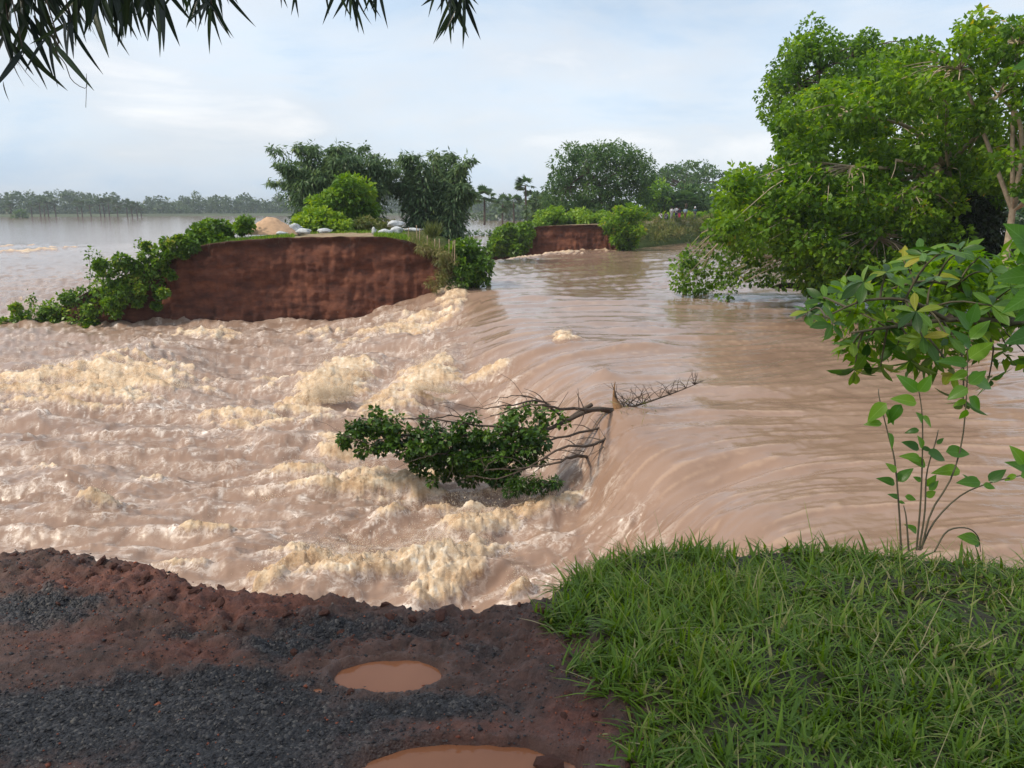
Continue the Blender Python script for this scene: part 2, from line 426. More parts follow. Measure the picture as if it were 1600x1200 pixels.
# thin white foam film drawn out in threads over the broken water
th_n = np.abs(lic(nx + warpx * .9, ny + warpy * .9, 2.6, .10, 6, 91)); cell = fbm(nx * 2.0 + warpx * 3, ny * 2.6 + warpy * 3, 95, 4, .6)
film = .9 * sstep(.40, .02, th_n) * sstep(-.15, .35, cell + .3 * chop) * t_n + .55 * sstep(.22, .6, fn) * t_n + sstep(.14, .0, np.abs(cell)) * .40 * t_n * sstep(-.3, .3, chop) + .35 * t_n * sstep(.2, 1.4, s_mid + .5 * crest)
film = np.clip(film * .66, 0, 1) * (1 - .7 * fm)
streak = sstep(.8, 2.4, s_fine + .5 * s_mid) * calm * .5
zz = base.copy(); zz[N] += h
F_ = ~near
zz[F_] += .03 * fbm(wx[F_] * .25, wy[F_] * .12, 33, 3)
fo = np.zeros_like(wx); fi = np.zeros_like(wx); sk = np.zeros_like(wx)
fo[N] = fm; fi[N] = film; sk[N] = streak
wv = np.c_[wx, wy, zz]
# push the crests sideways so heads overhang a little
jx = np.zeros_like(wx); jy = np.zeros_like(wx)
jx[N] = (fbm(nx * 4, ny * 4, 97, 3) * .06 - .05 * bw) * fm; jy[N] = fbm(nx * 4 + 9, ny * 4, 98, 3) * .05 * fm
wv[:, 0] += jx; wv[:, 1] += jy

m_water, n, l, p, out = new_mat('muddy_water')
c_noise = noise(n, l, .35, 5, .6)
base_c = ramp(n, l, c_noise, [(.3, (.240, .150, .105)), (.7, (.315, .210, .155))])
c1 = mixc(n, l, math_n(n, l, 'MULTIPLY', attr(n, 'streak'), .6), base_c, (.52, .36, .25))
tcw = n.new('ShaderNodeTexCoord'); wob_c = noise(n, l, 2.2, 4, .6, out='Color')
vadd = n.new('ShaderNodeVectorMath'); vadd.operation = 'MULTIPLY_ADD'; l.new(wob_c, vadd.inputs[0]); vadd.inputs[1].default_value = (.9, .9, .0); l.new(tcw.outputs['Object'], vadd.inputs[2])
vflat = n.new('ShaderNodeVectorMath'); vflat.operation = 'MULTIPLY'; l.new(vadd.outputs[0], vflat.inputs[0]); vflat.inputs[1].default_value = (.75, 1.25, .3)
web = n.new('ShaderNodeTexVoronoi'); web.feature = 'DISTANCE_TO_EDGE'; web.inputs['Scale'].default_value = 4.6; l.new(vflat.outputs[0], web.inputs['Vector'])
webm = ramp(n, l, web.outputs['Distance'], [(.0, (1, 1, 1)), (.05, (.8, .8, .8)), (.14, (.10, .10, .10)), (.5, (.02, .02, .02))])
lace = ramp(n, l, noise(n, l, 16, 6, .7, vflat.outputs[0]), [(.47, (0, 0, 0)), (.60, (1, 1, 1))])
fl = math_n(n, l, 'MULTIPLY', attr(n, 'film'), math_n(n, l, 'MAXIMUM', webm, math_n(n, l, 'MULTIPLY', lace, .75)))
fl = math_n(n, l, 'MINIMUM', math_n(n, l, 'MULTIPLY', fl, 1.5), 1.0)
c2 = mixc(n, l, fl, c1, (.80, .70, .62))
fsum = math_n(n, l, 'ADD', math_n(n, l, 'MULTIPLY', noise(n, l, 6, 8, .66), .62), math_n(n, l, 'MULTIPLY', noise(n, l, 1.1, 3, .5), .38))
fcol = ramp(n, l, fsum, [(.33, (.36, .225, .135)), (.45, (.54, .375, .235)), (.55, (.68, .525, .365)), (.66, (.84, .76, .65))])
fmk = math_n(n, l, 'ADD', attr(n, 'foam'), math_n(n, l, 'MULTIPLY', math_n(n, l, 'SUBTRACT', noise(n, l, 13, 7, .7), .5), 1.5))
fmk2 = n.new('ShaderNodeMapRange'); fmk2.inputs[1].default_value = .25; fmk2.inputs[2].default_value = .75; l.new(fmk, fmk2.inputs[0]); fmo = math_n(n, l, 'MULTIPLY', fmk2.outputs[0], math_n(n, l, 'GREATER_THAN', attr(n, 'foam'), .004))
c3 = mixc(n, l, fmo, c2, fcol)
l.new(c3, p.inputs['Base Color'])
rg = math_n(n, l, 'ADD', math_n(n, l, 'ADD', .09, math_n(n, l, 'MULTIPLY', attr(n, 'rapid'), .20)), math_n(n, l, 'MULTIPLY', attr(n, 'foam'), .6)); rg = math_n(n, l, 'ADD', rg, math_n(n, l, 'MULTIPLY', attr(n, 'film'), .4))
l.new(rg, p.inputs['Roughness'])
p.inputs['IOR'].default_value = 1.333
mp = n.new('ShaderNodeMapping'); tc = n.new('ShaderNodeTexCoord'); l.new(tc.outputs['Object'], mp.inputs[0]); mp.inputs['Scale'].default_value = (.55, 1.0, 1.0); mp.inputs['Rotation'].default_value = (0, 0, .2)
hb = math_n(n, l, 'ADD', math_n(n, l, 'MULTIPLY', noise(n, l, 9.0, 5, .62, mp.outputs[0]), .30), math_n(n, l, 'MULTIPLY', math_n(n, l, 'MULTIPLY', noise(n, l, 14.0, 8, .75), attr(n, 'foam')), 1.5))
l.new(bump(n, l, hb, .6, .04), p.inputs['Normal'])
water = mesh_np('flood_water', wv, grid_faces(len(rr), len(th)), m_water, attrs={'foam': fo, 'film': fi, 'streak': sk, 'rapid': turb}, smooth=True)
tag(water, 'muddy brown flood water pouring through the broken embankment', None, None, 'structure')

# airborne spray and clots of foam over the breaking heads
m_spray, n, l, p, out = new_mat('spray')
l.new(ramp(n, l, attr(n, 'tint'), [(0, (.66, .49, .31)), (.5, (.78, .64, .46)), (1, (.88, .80, .70))]), p.inputs['Base Color']); p.inputs['Roughness'].default_value = .5
OCT = np.array([(1, 0, 0), (-1, 0, 0), (0, 1, 0), (0, -1, 0), (0, 0, 1), (0, 0, -1)], float)
OCF = np.array([(0, 2, 4), (2, 1, 4), (1, 3, 4), (3, 0, 4), (2, 0, 5), (1, 2, 5), (3, 1, 5), (0, 3, 5)])
TET = np.array([(.94, 0, -.33), (-.47, .82, -.33), (-.47, -.82, -.33), (0, 0, 1)]); TEF = np.array([(0, 2, 1), (0, 1, 3), (1, 2, 3), (2, 0, 3)])
def drops(name, pts, size, tint, mat):
    n_ = len(pts); v = pts[:, None, :] + (TET[None] + RNG.normal(0, .3, (n_, 4, 3))) * (np.asarray(size) * 1.15)[:, None, None]
    return mesh_np(name, v.reshape(-1, 3), (np.arange(n_)[:, None, None] * 4 + TEF[None]).reshape(-1, 3), mat, None, {'tint': np.repeat(tint, 4)})
def octs(name, pts, size, tint, mat, stretch=None, parent=None):
    n_ = len(pts); size = np.broadcast_to(np.asarray(size, float), (n_,))
    sc = RNG.uniform(.6, 1.4, (n_, 1, 3)) if stretch is None else stretch
    v = pts[:, None, :] + OCT[None] * size[:, None, None] * sc + RNG.normal(0, .22, (n_, 6, 3)) * size[:, None, None]
    f = (np.arange(n_)[:, None, None] * 6 + OCF[None]).reshape(-1, 3)
    return mesh_np(name, v.reshape(-1, 3), f, mat, parent, {'tint': np.repeat(tint, 6)})
pw = (fm ** 2) * (f_n.clip(0, 1.3) ** 2) * (dist < 45) * np.clip(dist, 0, 40)
pw /= pw.sum()
ns = 26000
pk = RNG.choice(len(N), ns, p=pw)
lf_n = lift[N]
pp = wv[N][pk]
hh = RNG.exponential(1, ns) * (.05 + .32 * lf_n[pk])
pp = pp + np.c_[RNG.normal(0, .09, ns), RNG.normal(0, .09, ns), hh * .8]
spr = drops('spray', pp, RNG.uniform(.0025, .0085, ns) * np.sqrt(dist[pk] / 12), RNG.random(ns), m_spray)
# spouts thrown up from the largest heads: fans of ballistic drops
P_, S_, T2 = [], [], []
for px, py, z, nfan, hgt, wid in [(522, 622, -3.7, 46, 1.15, .62), (505, 628, -3.8, 30, .75, .7), (675, 615, -3.6, 30, .8, .6), (250, 610, -4, 16, .5, .8), (150, 615, -4, 16, .42, 1.1), (705, 490, -3.5, 12, .5, .4), (690, 905, -4.2, 22, .48, .6), (600, 905, -4.2, 16, .38, .6), (450, 780, -4.1, 7, .3, .5), (800, 650, -3.6, 6, .3, .5), (840, 805, -4.0, 14, .36, .4), (740, 860, -4.1, 12, .36, .5), (760, 775, -4.0, 10, .3, .6), (550, 705, -4.1, 8, .35, .5), (60, 610, -4, 10, .4, .8), (165, 800, -4.1, 9, .26, .3)]:
    c = onz(px, py, z)
    k_ = nfan * 130; g_ = RNG.integers(0, 9, k_); cen = RNG.normal(0, 1, (9, 2)) * (wid * .55, wid * .25); hm = hgt * RNG.uniform(.35, 1.0, 9)
    t = RNG.beta(1.0, 2.4, k_); sp2 = wid * (.20 + .16 * t)
    P_.append(np.c_[c[0] + cen[g_, 0] + RNG.normal(0, 1, k_) * sp2 - .15 * t * wid, c[1] + cen[g_, 1] + RNG.normal(0, 1, k_) * sp2 * .6, c[2] + .05 + hm[g_] * t * (1 - .25 * np.abs(RNG.normal(0, 1, k_))).clip(.1, 1)])
    S_.append(RNG.uniform(.0025, .010, k_) * (1.15 - .5 * t) * math.sqrt(c[1] / 14)); T2.append(RNG.random(k_))
spo = drops('spray_plumes', np.concatenate(P_), np.concatenate(S_), np.concatenate(T2), m_spray)
tag(spr, 'fine golden brown spray hanging low over all the foam patches', 'spray', None, 'stuff'); tag(spo, 'taller plumes of droplets bursting from the largest foam heads', 'spray', None, 'stuff')
# ================================================================== SETTING: ground, banks
m_soil, n, l, p, out = new_mat('red_bank_soil')
tc = n.new('ShaderNodeTexCoord'); mp = n.new('ShaderNodeMapping'); mp.inputs['Scale'].default_value = (1, 1, 2.4); l.new(tc.outputs['Object'], mp.inputs[0])
f1 = noise(n, l, .9, 8, .65, mp.outputs[0])
c = ramp(n, l, f1, [(.30, (.050, .022, .017)), (.48, (.115, .044, .029)), (.58, (.155, .060, .036)), (.70, (.22, .090, .054))])
c = mixc(n, l, attr(n, 'top_band'), c, (.060, .030, .022))  # darker band along the top of the cut face
mp2 = n.new('ShaderNodeMapping'); mp2.inputs['Scale'].default_value = (3, 3, .5); l.new(tc.outputs['Object'], mp2.inputs[0])
f2 = noise(n, l, 1.2, 5, .6, mp2.outputs[0])
c = mixc(n, l, math_n(n, l, 'MULTIPLY', ramp(n, l, f2, [(.5, (0, 0, 0)), (.75, (1, 1, 1))]), .5), c, (.07, .03, .022))
c = mixc(n, l, attr(n, 'wet'), c, (.045, .020, .014))
turf = ramp(n, l, noise(n, l, 2.5, 5, .6), [(.3, (.035, .06, .012)), (.7, (.10, .13, .03))])
sand = ramp(n, l, noise(n, l, 1.6, 6, .6), [(.3, (.30, .20, .13)), (.7, (.46, .34, .24))])
c = mixc(n, l, attr(n, 'turf'), c, turf)
c = mixc(n, l, attr(n, 'track'), c, sand)
l.new(c, p.inputs['Base Color']); p.inputs['Roughness'].default_value = .9; p.inputs['Specular IOR Level'].default_value = .2
l.new(bump(n, l, noise(n, l, 5, 8, .7), .8, .10), p.inputs['Normal'])

def levee(name, prof, yface, zbot, back, nback, label, track=None, turf_all=True, nu=260, nv=70, seed=0, lean=.12):
    """broken-off embankment: eroded front face towards -Y, then the top running back along `back` offsets (dx, dy)
    prof: (x, z) of the top outline at the face; yface(x): face position"""
    pr = np.array(prof, float)
    xs = np.interp(np.linspace(0, 1, nu), np.linspace(0, 1, len(pr)), pr[:, 0]) if False else np.linspace(pr[0, 0], pr[-1, 0], nu)
    zt = np.interp(xs, pr[:, 0], pr[:, 1]); ker = np.hanning(9); ker /= ker.sum(); zt = np.convolve(np.pad(zt, 4, 'edge'), ker, 'valid')
    zt = zt + .05 * fbm(xs * 1.3, xs * 0, seed + 1, 3)
    yf = yface(xs)
    rows, top, wet, tf, tr = [], [], [], [], []
    for v in np.linspace(0, 1, nv):
        z = zbot + (zt - zbot) * v
        er = .42 * fbm(xs * .45, z * .5 + 3, seed + 3, 5, .6) + .09 * fbm(xs * 1.6, z * .9, seed + 5, 5, .65) + .16 * fbm(xs * 1.7, z * .30, seed + 8, 4, ridge=True) + .025 * np.sign(np.sin(z * 7 + 2 * fbm(xs * .5, z, seed + 2, 2))) * sstep(-.1, .4, fbm(xs * .7, z * 1.2, seed + 11, 3)) - .5 * sstep(.9, .0, z - zbot - .9) * sstep(.0, .4, fbm(xs * .6, xs * 0, seed + 12, 3))
        under = -.30 * np.exp(-((zt - z) / .18) ** 2)              # turf lip overhangs
        y = yf + er * np.clip((zt - zbot) / 3, .15, 1) + lean * (z - zbot) + under * np.clip((zt - zbot) / 3, 0, 1)
        rows.append(np.c_[xs, y, z])
        top.append(np.exp(-((zt - z) / .42) ** 2) * (.7 + .5 * fbm(xs * 1.1, z * 2, seed + 9, 3))); wet.append(sstep(.55, .0, z - zbot - .95 + .25 * fbm(xs * .8, xs * 0, seed + 4, 3))); tf.append(xs * 0); tr.append(xs * 0)
    y0 = rows[-1][:, 1]
    bp = spline([(0, 0, 0)] + [(a, b, 0) for a, b in back], nback)[1:]
    cx = .5 * (pr[0, 0] + pr[-1, 0])
    for k_, (dx, dy, _) in enumerate(bp):
        t = (k_ + 1) / len(bp)
        w = 1.0
        x = xs + dx; z = zt + .05 * fbm(x * .9, (y0 + dy) * .9, seed + 6, 3) + (.0 if k_ else .02)
        rows.append(np.c_[x, y0 + dy, z]); top.append(xs * 0); wet.append(xs * 0); tf.append(xs * 0 + 1)
        g = xs * 0
        if track: g = np.exp(-((xs - track[0]) / track[1]) ** 4) * (.75 + .5 * fbm(x * 1.2, dy * .8 + 0 * x, seed + 7, 3))
        tr.append(g.clip(0, 1))
    if True:                                                      # rear closing skirt
        last = rows[-1].copy(); last[:, 2] = zbot; last[:, 1] += 1.5
        rows.append(last); top.append(xs * 0); wet.append(xs * 0); tf.append(xs * 0 + 1); tr.append(xs * 0)
    V = np.concatenate(rows)
    o = mesh_np(name, V, grid_faces(len(rows), nu), m_soil, attrs={'top_band': np.concatenate(top).clip(0, 1), 'wet': np.concatenate(wet), 'turf': np.concatenate(tf), 'track': np.concatenate(tr)}, smooth=True)
    tag(o, label, None, None, 'structure')
    return xs, zt, y0, bp

YF = 40.0
def pf(px, py, Y): q = aty(px, py, Y); return (q[0], q[2])
prof1 = [pf(-60, 520, YF), pf(0, 512, YF), pf(60, 500, YF), pf(110, 478, YF), pf(170, 448, YF), pf(230, 418, YF), pf(270, 398, YF), pf(310, 384, YF), pf(350, 378, YF), pf(430, 372, YF), pf(520, 370, YF), pf(600, 370, YF), pf(640, 377, YF), pf(680, 396, YF), pf(705, 420, YF), pf(725, 448, YF), pf(742, 478, YF), pf(765, 500, YF)]
xl, xr = prof1[0][0], prof1[-1][0]
def yface1(x):
    u = (x - xl) / (xr - xl)
    return YF - .9 + 2.6 * np.abs(u - .52) ** 1.5 * 1.2 - 1.3 * np.exp(-((u - .28) / .07) ** 2) - .9 * np.exp(-((u - .10) / .10) ** 2) + .5 * np.exp(-((u - .62) / .08) ** 2)
L1 = levee('embankment_remnant', prof1, yface1, -5.3, [(-.3, 3), (-.6, 7), (-.8, 12), (-.6, 17), (-.2, 20)], 46, 'stranded red earth embankment remnant with a sheer broken face and track on top', track=(pf(520, 370, YF)[0], 3.2), seed=100)
YF2 = 75.0
prof2 = [pf(715, 420, YF2), pf(745, 405, YF2), pf(780, 385, YF2), pf(810, 366, YF2), pf(838, 354, YF2), pf(880, 352, YF2), pf(930, 351, YF2), pf(945, 358, YF2), pf(965, 376, YF2), pf(985, 398, YF2), pf(1005, 410, YF2)]
x2l, x2r = prof2[0][0], prof2[-1][0]
L2 = levee('embankment_far_section', prof2, lambda x: YF2 - .3 + 1.2 * np.abs((x - x2l) / (x2r - x2l) - .5), -5.3, [(2.6, 5), (6.6, 12), (15.5, 26), (34, 52), (62, 84), (110, 130)], 70, 'far end of the broken embankment with a dark red cut face', track=(pf(895, 352, YF2)[0], 2.6), nu=160, nv=46, seed=200)

# ---- near bank: broken road end where the camera stands
ed = np.array([(-250, 838), (-120, 848), (0, 856), (100, 851), (200, 871), (300, 906), (370, 922), (430, 929), (500, 932), (560, 940), (640, 948), (720, 950), (800, 942), (860, 922), (905, 888), (960, 858), (1050, 850), (1150, 852), (1250, 847), (1400, 860), (1600, 884), (1800, 910), (2000, 940)], float)
EDW = np.array([onz(a, b, 0.0) for a, b in ed])
def edge_y(x): return np.interp(x, EDW[:, 0], EDW[:, 1])
def pblob(px, py, rx, ry):
    c = onz(px, py, 0.0); return c[0], c[1], rx * np.linalg.norm(c - (0, 0, EYE)) / F, abs(onz(px, py - ry, 0)[1] - onz(px, py + ry, 0)[1]) / 2
PUD = [pblob(604, 1045, 72, 27), pblob(728, 1192, 152, 42)]
GRASS_EDGE = np.array([onz(a, b, 0.0)[:2] for a, b in [(840, 935), (862, 955), (880, 985), (935, 1010), (918, 1040), (915, 1072), (960, 1095), (1000, 1110), (985, 1150), (1000, 1200), (1010, 1300), (1010, 1500)]])
def grass_x(y): return np.interp(-y, -GRASS_EDGE[:, 1], GRASS_EDGE[:, 0])
gxs = np.concatenate([np.linspace(-9, -2.9, 60)[:-1], np.linspace(-2.9, 3.1, 540), np.linspace(3.1, 9, 60)[1:]])
ey = edge_y(gxs) + .05 * fbm(gxs * 4, gxs * 0, 301, 4, .6) + .035 * fbm(gxs * 15, gxs * 0, 302, 3, .6)
ss = np.concatenate([np.array([12, 8, 5.5, 4.0, 3.2]), np.linspace(2.7, 0.0, 300)])      # distance back from the edge
def ground_h(x, y):
    d = edge_y(x) - y
    h = .030 * fbm(x * 1.1, y * 1.1, 311, 3) + .022 * fbm(x * 4, y * 4, 312, 4, .6)
    lump = sstep(1.1, .1, d) * (1 - sstep(-.1, .4, x - grass_x(y)))
    h = h + lump * (.052 * fbm(x * 7, y * 9, 313, 5, .62) + .035 * (1 - worley(x * 11, y * 13, 314)) + .02 * fbm(x * 19, y * 22, 321, 3, .6))
    h = h - .035 * sstep(1.2, .2, d)
    g = sstep(-.12, .25, x - grass_x(y))
    h = h + g * (.035 + .05 * fbm(x * 2, y * 2, 315, 3) - .05 * sstep(.8, .0, d))
    mud = sstep(.55, .1, np.abs(x - .55 - .1 * np.sin(y * 4))) * (1 - g)
    h = h + mud * (.028 * fbm(x * 8, y * 5, 316, 4, .6) + .012 * fbm(x * 22, y * 22, 320, 3))
    for cx, cy, sx, sy in PUD:
        a = ((x - cx) / sx) ** 2 + ((y - cy) / sy) ** 2 + .42 * fbm(x * 3.1, y * 3.4, 317, 3) + .16 * fbm(x * 11, y * 11, 318, 2)
        h = h * (1 - .75 * sstep(2.2, .9, a)) - .075 * sstep(1.45, .65, a)
    slope = sstep(3.8, 8, np.abs(x)) * -2.2
    return h + .011 * fbm(x * 26, y * 26, 319, 4, .65) * (1 - .6 * g) + slope
rows, dep = [], []
for s_ in ss:
    y = ey - s_; rows.append(np.c_[gxs, y, ground_h(gxs, y)]); dep.append(gxs * 0)
top = rows[-1]
for k_, d_ in enumerate(np.concatenate([np.linspace(.015, .5, 40), np.linspace(.6, 5.2, 30)])):
    cut = .06 * fbm(gxs * 6, gxs * 0 + d_ * 7, 331, 4, .6) * min(1, d_ * 6) + .22 * d_ + .05 * fbm(gxs * 2, gxs * 0 + d_ * 2, 333, 3) * min(1, d_ * 3)
    rows.append(np.c_[gxs, top[:, 1] + cut - .10 * np.exp(-((d_ - .25) / .15) ** 2), top[:, 2] - d_]); dep.append(gxs * 0 + 1)
GV = np.concatenate(rows); dp = np.concatenate(dep)
X, Y = GV[:, 0], GV[:, 1]
def pm(blobs):
    m = np.zeros_like(X)
    for q in blobs:
        cx, cy, sx, sy = pblob(*q[:4]); m = np.maximum(m, q[4] * np.exp(-((X - cx) / sx) ** 2 - ((Y - cy) / sy) ** 2))
    return m
chips = pm([(250, 1090, 420, 45, 1.0), (120, 1120, 330, 75, 1.1), (380, 1150, 260, 90, 1.1), (330, 1060, 200, 28, 1.0), (540, 975, 170, 26, .85), (450, 1000, 130, 30, .8), (40, 945, 120, 40, .85), (640, 1100, 180, 26, 1.0), (760, 1010, 90, 24, .5), (300, 985, 60, 18, .5), (870, 1060, 50, 20, .5), (250, 1250, 500, 60, 1)])
chips = sstep(.30, .80, chips + .42 * fbm(X * 2.6, Y * 2.6, 341, 4, .6) + .35 * fbm(X * 14, Y * 14, 346, 4, .7))
redm = pm([(250, 900, 190, 32, 1.1), (380, 940, 130, 30, 1.0), (300, 1010, 110, 22, .8), (120, 990, 90, 24, .6), (880, 1000, 60, 30, .8), (720, 1140, 220, 22, .9), (900, 1130, 70, 60, .9), (560, 1150, 50, 30, .9), (560, 1010, 90, 30, .5)])
redm = sstep(.2, .8, redm + .4 * fbm(X * 3.4, Y * 3.4, 342, 4, .6))
gturf = sstep(-.05, .2, X - grass_x(Y)) * (1 - dp)
wetm = np.zeros_like(X)
for cx, cy, sx, sy in PUD:
    wetm = np.maximum(wetm, np.exp(-(((X - cx) / (sx * 1.35)) ** 2 + ((Y - cy) / (sy * 1.5)) ** 2) ** 2))
wetm = np.maximum(wetm, .7 * sstep(.9, .1, np.abs(X - .55)) * sstep(-.1, .3, fbm(X * 2, Y * 2, 345, 3) + .15)) * (1 - gturf)

m_gr, n, l, p, out = new_mat('broken_road_ground')
v = n.new('ShaderNodeTexVoronoi'); v.inputs['Scale'].default_value = 95; tc = n.new('ShaderNodeTexCoord'); l.new(tc.outputs['Object'], v.inputs['Vector'])
sepc = n.new('ShaderNodeSeparateColor'); l.new(v.outputs['Color'], sepc.inputs[0])
gc = ramp(n, l, sepc.outputs[0], [(0, (.010, .010, .013)), (.55, (.022, .022, .028)), (.85, (.048, .047, .053)), (1, (.12, .11, .105))])
soil = ramp(n, l, noise(n, l, 14, 8, .7), [(.28, (.024, .013, .010)), (.5, (.072, .034, .026)), (.75, (.145, .074, .056))])
reds = ramp(n, l, noise(n, l, 19, 8, .7), [(.28, (.036, .013, .010)), (.5, (.110, .036, .024)), (.76, (.215, .080, .050))])
c = mixc(n, l, attr(n, 'red'), soil, reds)
c = mixc(n, l, attr(n, 'chips'), c, gc)
wetc = ramp(n, l, noise(n, l, 7, 6, .6), [(.3, (.060, .030, .022)), (.7, (.135, .074, .056))])
c = mixc(n, l, math_n(n, l, 'MULTIPLY', attr(n, 'wet'), .7), c, wetc)
c = mixc(n, l, attr(n, 'turf'), c, ramp(n, l, noise(n, l, 9, 5, .6), [(.3, (.022, .020, .010)), (.7, (.060, .052, .026))]))
l.new(c, p.inputs['Base Color'])
rgh = math_n(n, l, 'SUBTRACT', .66, math_n(n, l, 'MULTIPLY', attr(n, 'wet'), .38)); l.new(rgh, p.inputs['Roughness'])
vh = math_n(n, l, 'MULTIPLY', v.outputs['Distance'], attr(n, 'chips'))
hh = math_n(n, l, 'SUBTRACT', noise(n, l, 45, 8, .7), vh)
l.new(bump(n, l, hh, .9, .016), p.inputs['Normal'])
ground = mesh_np('road_end', GV, grid_faces(len(rows), len(gxs)), m_gr, attrs={'chips': chips, 'red': redm * (1 - gturf), 'wet': wetm * (1 - dp), 'turf': gturf}, smooth=True)
tag(ground, 'broken road end of red earth and black asphalt chips at the water', None, None, 'structure')

# puddles in the potholes
m_pud, n, l, p, out = new_mat('puddle_water')
l.new(ramp(n, l, noise(n, l, 2.0, 3), [(.3, (.230, .090, .044)), (.7, (.270, .115, .060))]), p.inputs['Base Color']); p.inputs['Roughness'].default_value = .03; p.inputs['IOR'].default_value = 1.333
mpp = n.new('ShaderNodeMapping'); tcp = n.new('ShaderNodeTexCoord'); l.new(tcp.outputs['Object'], mpp.inputs[0]); mpp.inputs['Scale'].default_value = (1, .6, 1)
l.new(bump(n, l, noise(n, l, 5, 2, .4, mpp.outputs[0]), .12, .01), p.inputs['Normal'])
for (cx, cy, sx, sy), lb in zip(PUD, ('smaller brown puddle in a pothole nearer the water', 'larger brown puddle at the bottom edge reflecting pale sky')):
    k_ = 40; a = np.linspace(0, 2 * math.pi, k_, endpoint=False)
    V = np.vstack([[(cx, cy, -.034)], np.c_[cx + np.cos(a) * sx * 1.55, cy + np.sin(a) * sy * 1.55, np.full(k_, -.034)]])
    o = mesh_np('puddle', V, np.array([(0, 1 + i, 1 + (i + 1) % k_) for i in range(k_)]), m_pud, smooth=True)
    tag(o, lb, None, None, 'structure')

# ---- land under and beyond the water, out to the horizon
tt = np.linspace(0, 2 * math.pi, 145); rr2 = np.array([1, 20, 60, 110, 160, 240, 340, 440, 500, 540, 600, 700, 1000, 2000, 4000, 7000], float)
RR, TT = np.meshgrid(rr2, tt, indexing='ij'); tx, ty = RR * np.sin(TT), RR * np.cos(TT)
azd = np.degrees(np.arctan2(tx, ty))
shore = np.where(azd < 2, 1.0, 0.0)
zz2 = np.where(azd < 3, -7.5 + 4.2 * sstep(430, 560, RR), -7.5 + 6.0 * sstep(130, 260, RR)) + .25 * fbm(tx * .02, ty * .02, 401, 3) * (RR > 450)
m_land = plain_mat('far_land', (.06, .075, .03), .9, .4, .02)
land = mesh_np('ground', np.c_[tx.ravel(), ty.ravel(), zz2.ravel()], grid_faces(len(rr2), len(tt)), m_land, smooth=True)
tag(land, 'flat land under and beyond the flood', None, None, 'structure')
# ================================================================== VEGETATION builders
def part(name, V, Fc, mat, root=None, attrs=None, smooth=False):
    V = np.asarray(V, float)
    if root is not None: V = V - np.array(root.location)
    return mesh_np(name, V, Fc, mat, root, attrs, smooth)
def leaves(pts, dirs, L, W, tint, droop=0.0, fold=.12, nrm=None):
    """one folded quad per leaf -> verts, quads, attrs"""
    n_ = len(pts); L = np.broadcast_to(np.asarray(L, float), (n_,))[:, None]; W = np.broadcast_to(np.asarray(W, float), (n_,))[:, None]
    d = np.array(dirs, float); d[:, 2] -= droop; d = unit(d)
    r = unit(RNG.normal(0, 1, (n_, 3)) + np.array((0, 0, 1.6))) if nrm is None else nrm
    s = unit(np.cross(d, r)); u = np.cross(s, d)
    mid = pts + d * L * .45
    V = np.stack([pts, mid + s * W * .5 + u * W * fold, pts + d * L - u * L * .08, mid - s * W * .5 + u * W * fold], 1).reshape(-1, 3)
    Q = (np.arange(n_)[:, None] * 4 + np.arange(4)[None])
    return V, Q, {'tint': np.repeat(np.broadcast_to(tint, (n_,)), 4)}
def in_ball(n_, shell=.45):
    d = unit(RNG.normal(0, 1, (n_, 3))); r = RNG.random(n_) ** (1 / 3.) * (1 - shell) + shell * RNG.random(n_) ** .25
    return d * r[:, None], d
def clump_leaves(clumps, per, L, W, tint0=.5, spread=.18, droop=.5, flat=.8, size_var=.35):
    """clumps: (m,4) x y z r -> leaf geometry. Each clump gets its own tint shift."""
    P, D, T = [], [], []
    for i, (x, y, z, r) in enumerate(clumps):
        k_ = max(6, int(per * RNG.uniform(.7, 1.3)))
        b, d = in_ball(k_)
        P.append(np.array((x, y, z)) + b * np.array((r, r, r * flat))); D.append(d + RNG.normal(0, .6, (k_, 3)))
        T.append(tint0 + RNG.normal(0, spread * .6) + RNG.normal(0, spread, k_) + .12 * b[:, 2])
    P, D, T = np.concatenate(P), np.concatenate(D), np.concatenate(T)
    k_ = len(P); f = 1 + RNG.uniform(-size_var, size_var, k_)
    return leaves(P, D, L * f, W * f, T.clip(0, 1), droop)
def join(*gs):
    V, Q, A, off = [], [], [], 0
    for v, q, a in gs:
        V.append(v); Q.append(q + off); A.append(a['tint']); off += len(v)
    return np.concatenate(V), np.concatenate(Q), {'tint': np.concatenate(A)}
def inpoly(poly, x, y):
    c = False; n_ = len(poly)
    for i in range(n_):
        x1, y1 = poly[i]; x2, y2 = poly[i - 1]
        if (y1 > y) != (y2 > y) and x < (x2 - x1) * (y - y1) / (y2 - y1) + x1: c = not c
    return c
def poly_clumps(poly, m, Y0, Y1, rpx, seed, mind=.55, gaps=0, jit=0):
    """clump centres filling a region of the view at depths between Y0 and Y1 (metres)"""
    rs = np.random.default_rng(seed); p_ = np.array(poly, float); lo, hi = p_.min(0), p_.max(0); out_ = []; tries = 0
    px_ = []
    while len(out_) < m and tries < m * 60:
        tries += 1
        x, y = rs.uniform(lo[0], hi[0]), rs.uniform(lo[1], hi[1])
        if not inpoly(poly, x, y): continue
        if gaps and perlin(np.array(x / (rpx * 2.6)), np.array(y / (rpx * 2.6)), seed) < -gaps: continue
        x += rs.normal(0, jit); y += rs.normal(0, jit)
        if tries < m * 30 and any((x - a) ** 2 + (y - b) ** 2 < (rpx * mind) ** 2 for a, b in px_): continue
        Y = rs.uniform(Y0, Y1); r = rpx * rs.uniform(.7, 1.2) * Y / F
        px_.append((x, y)); out_.append((*aty(x, y, Y), r))
    return np.array(out_)
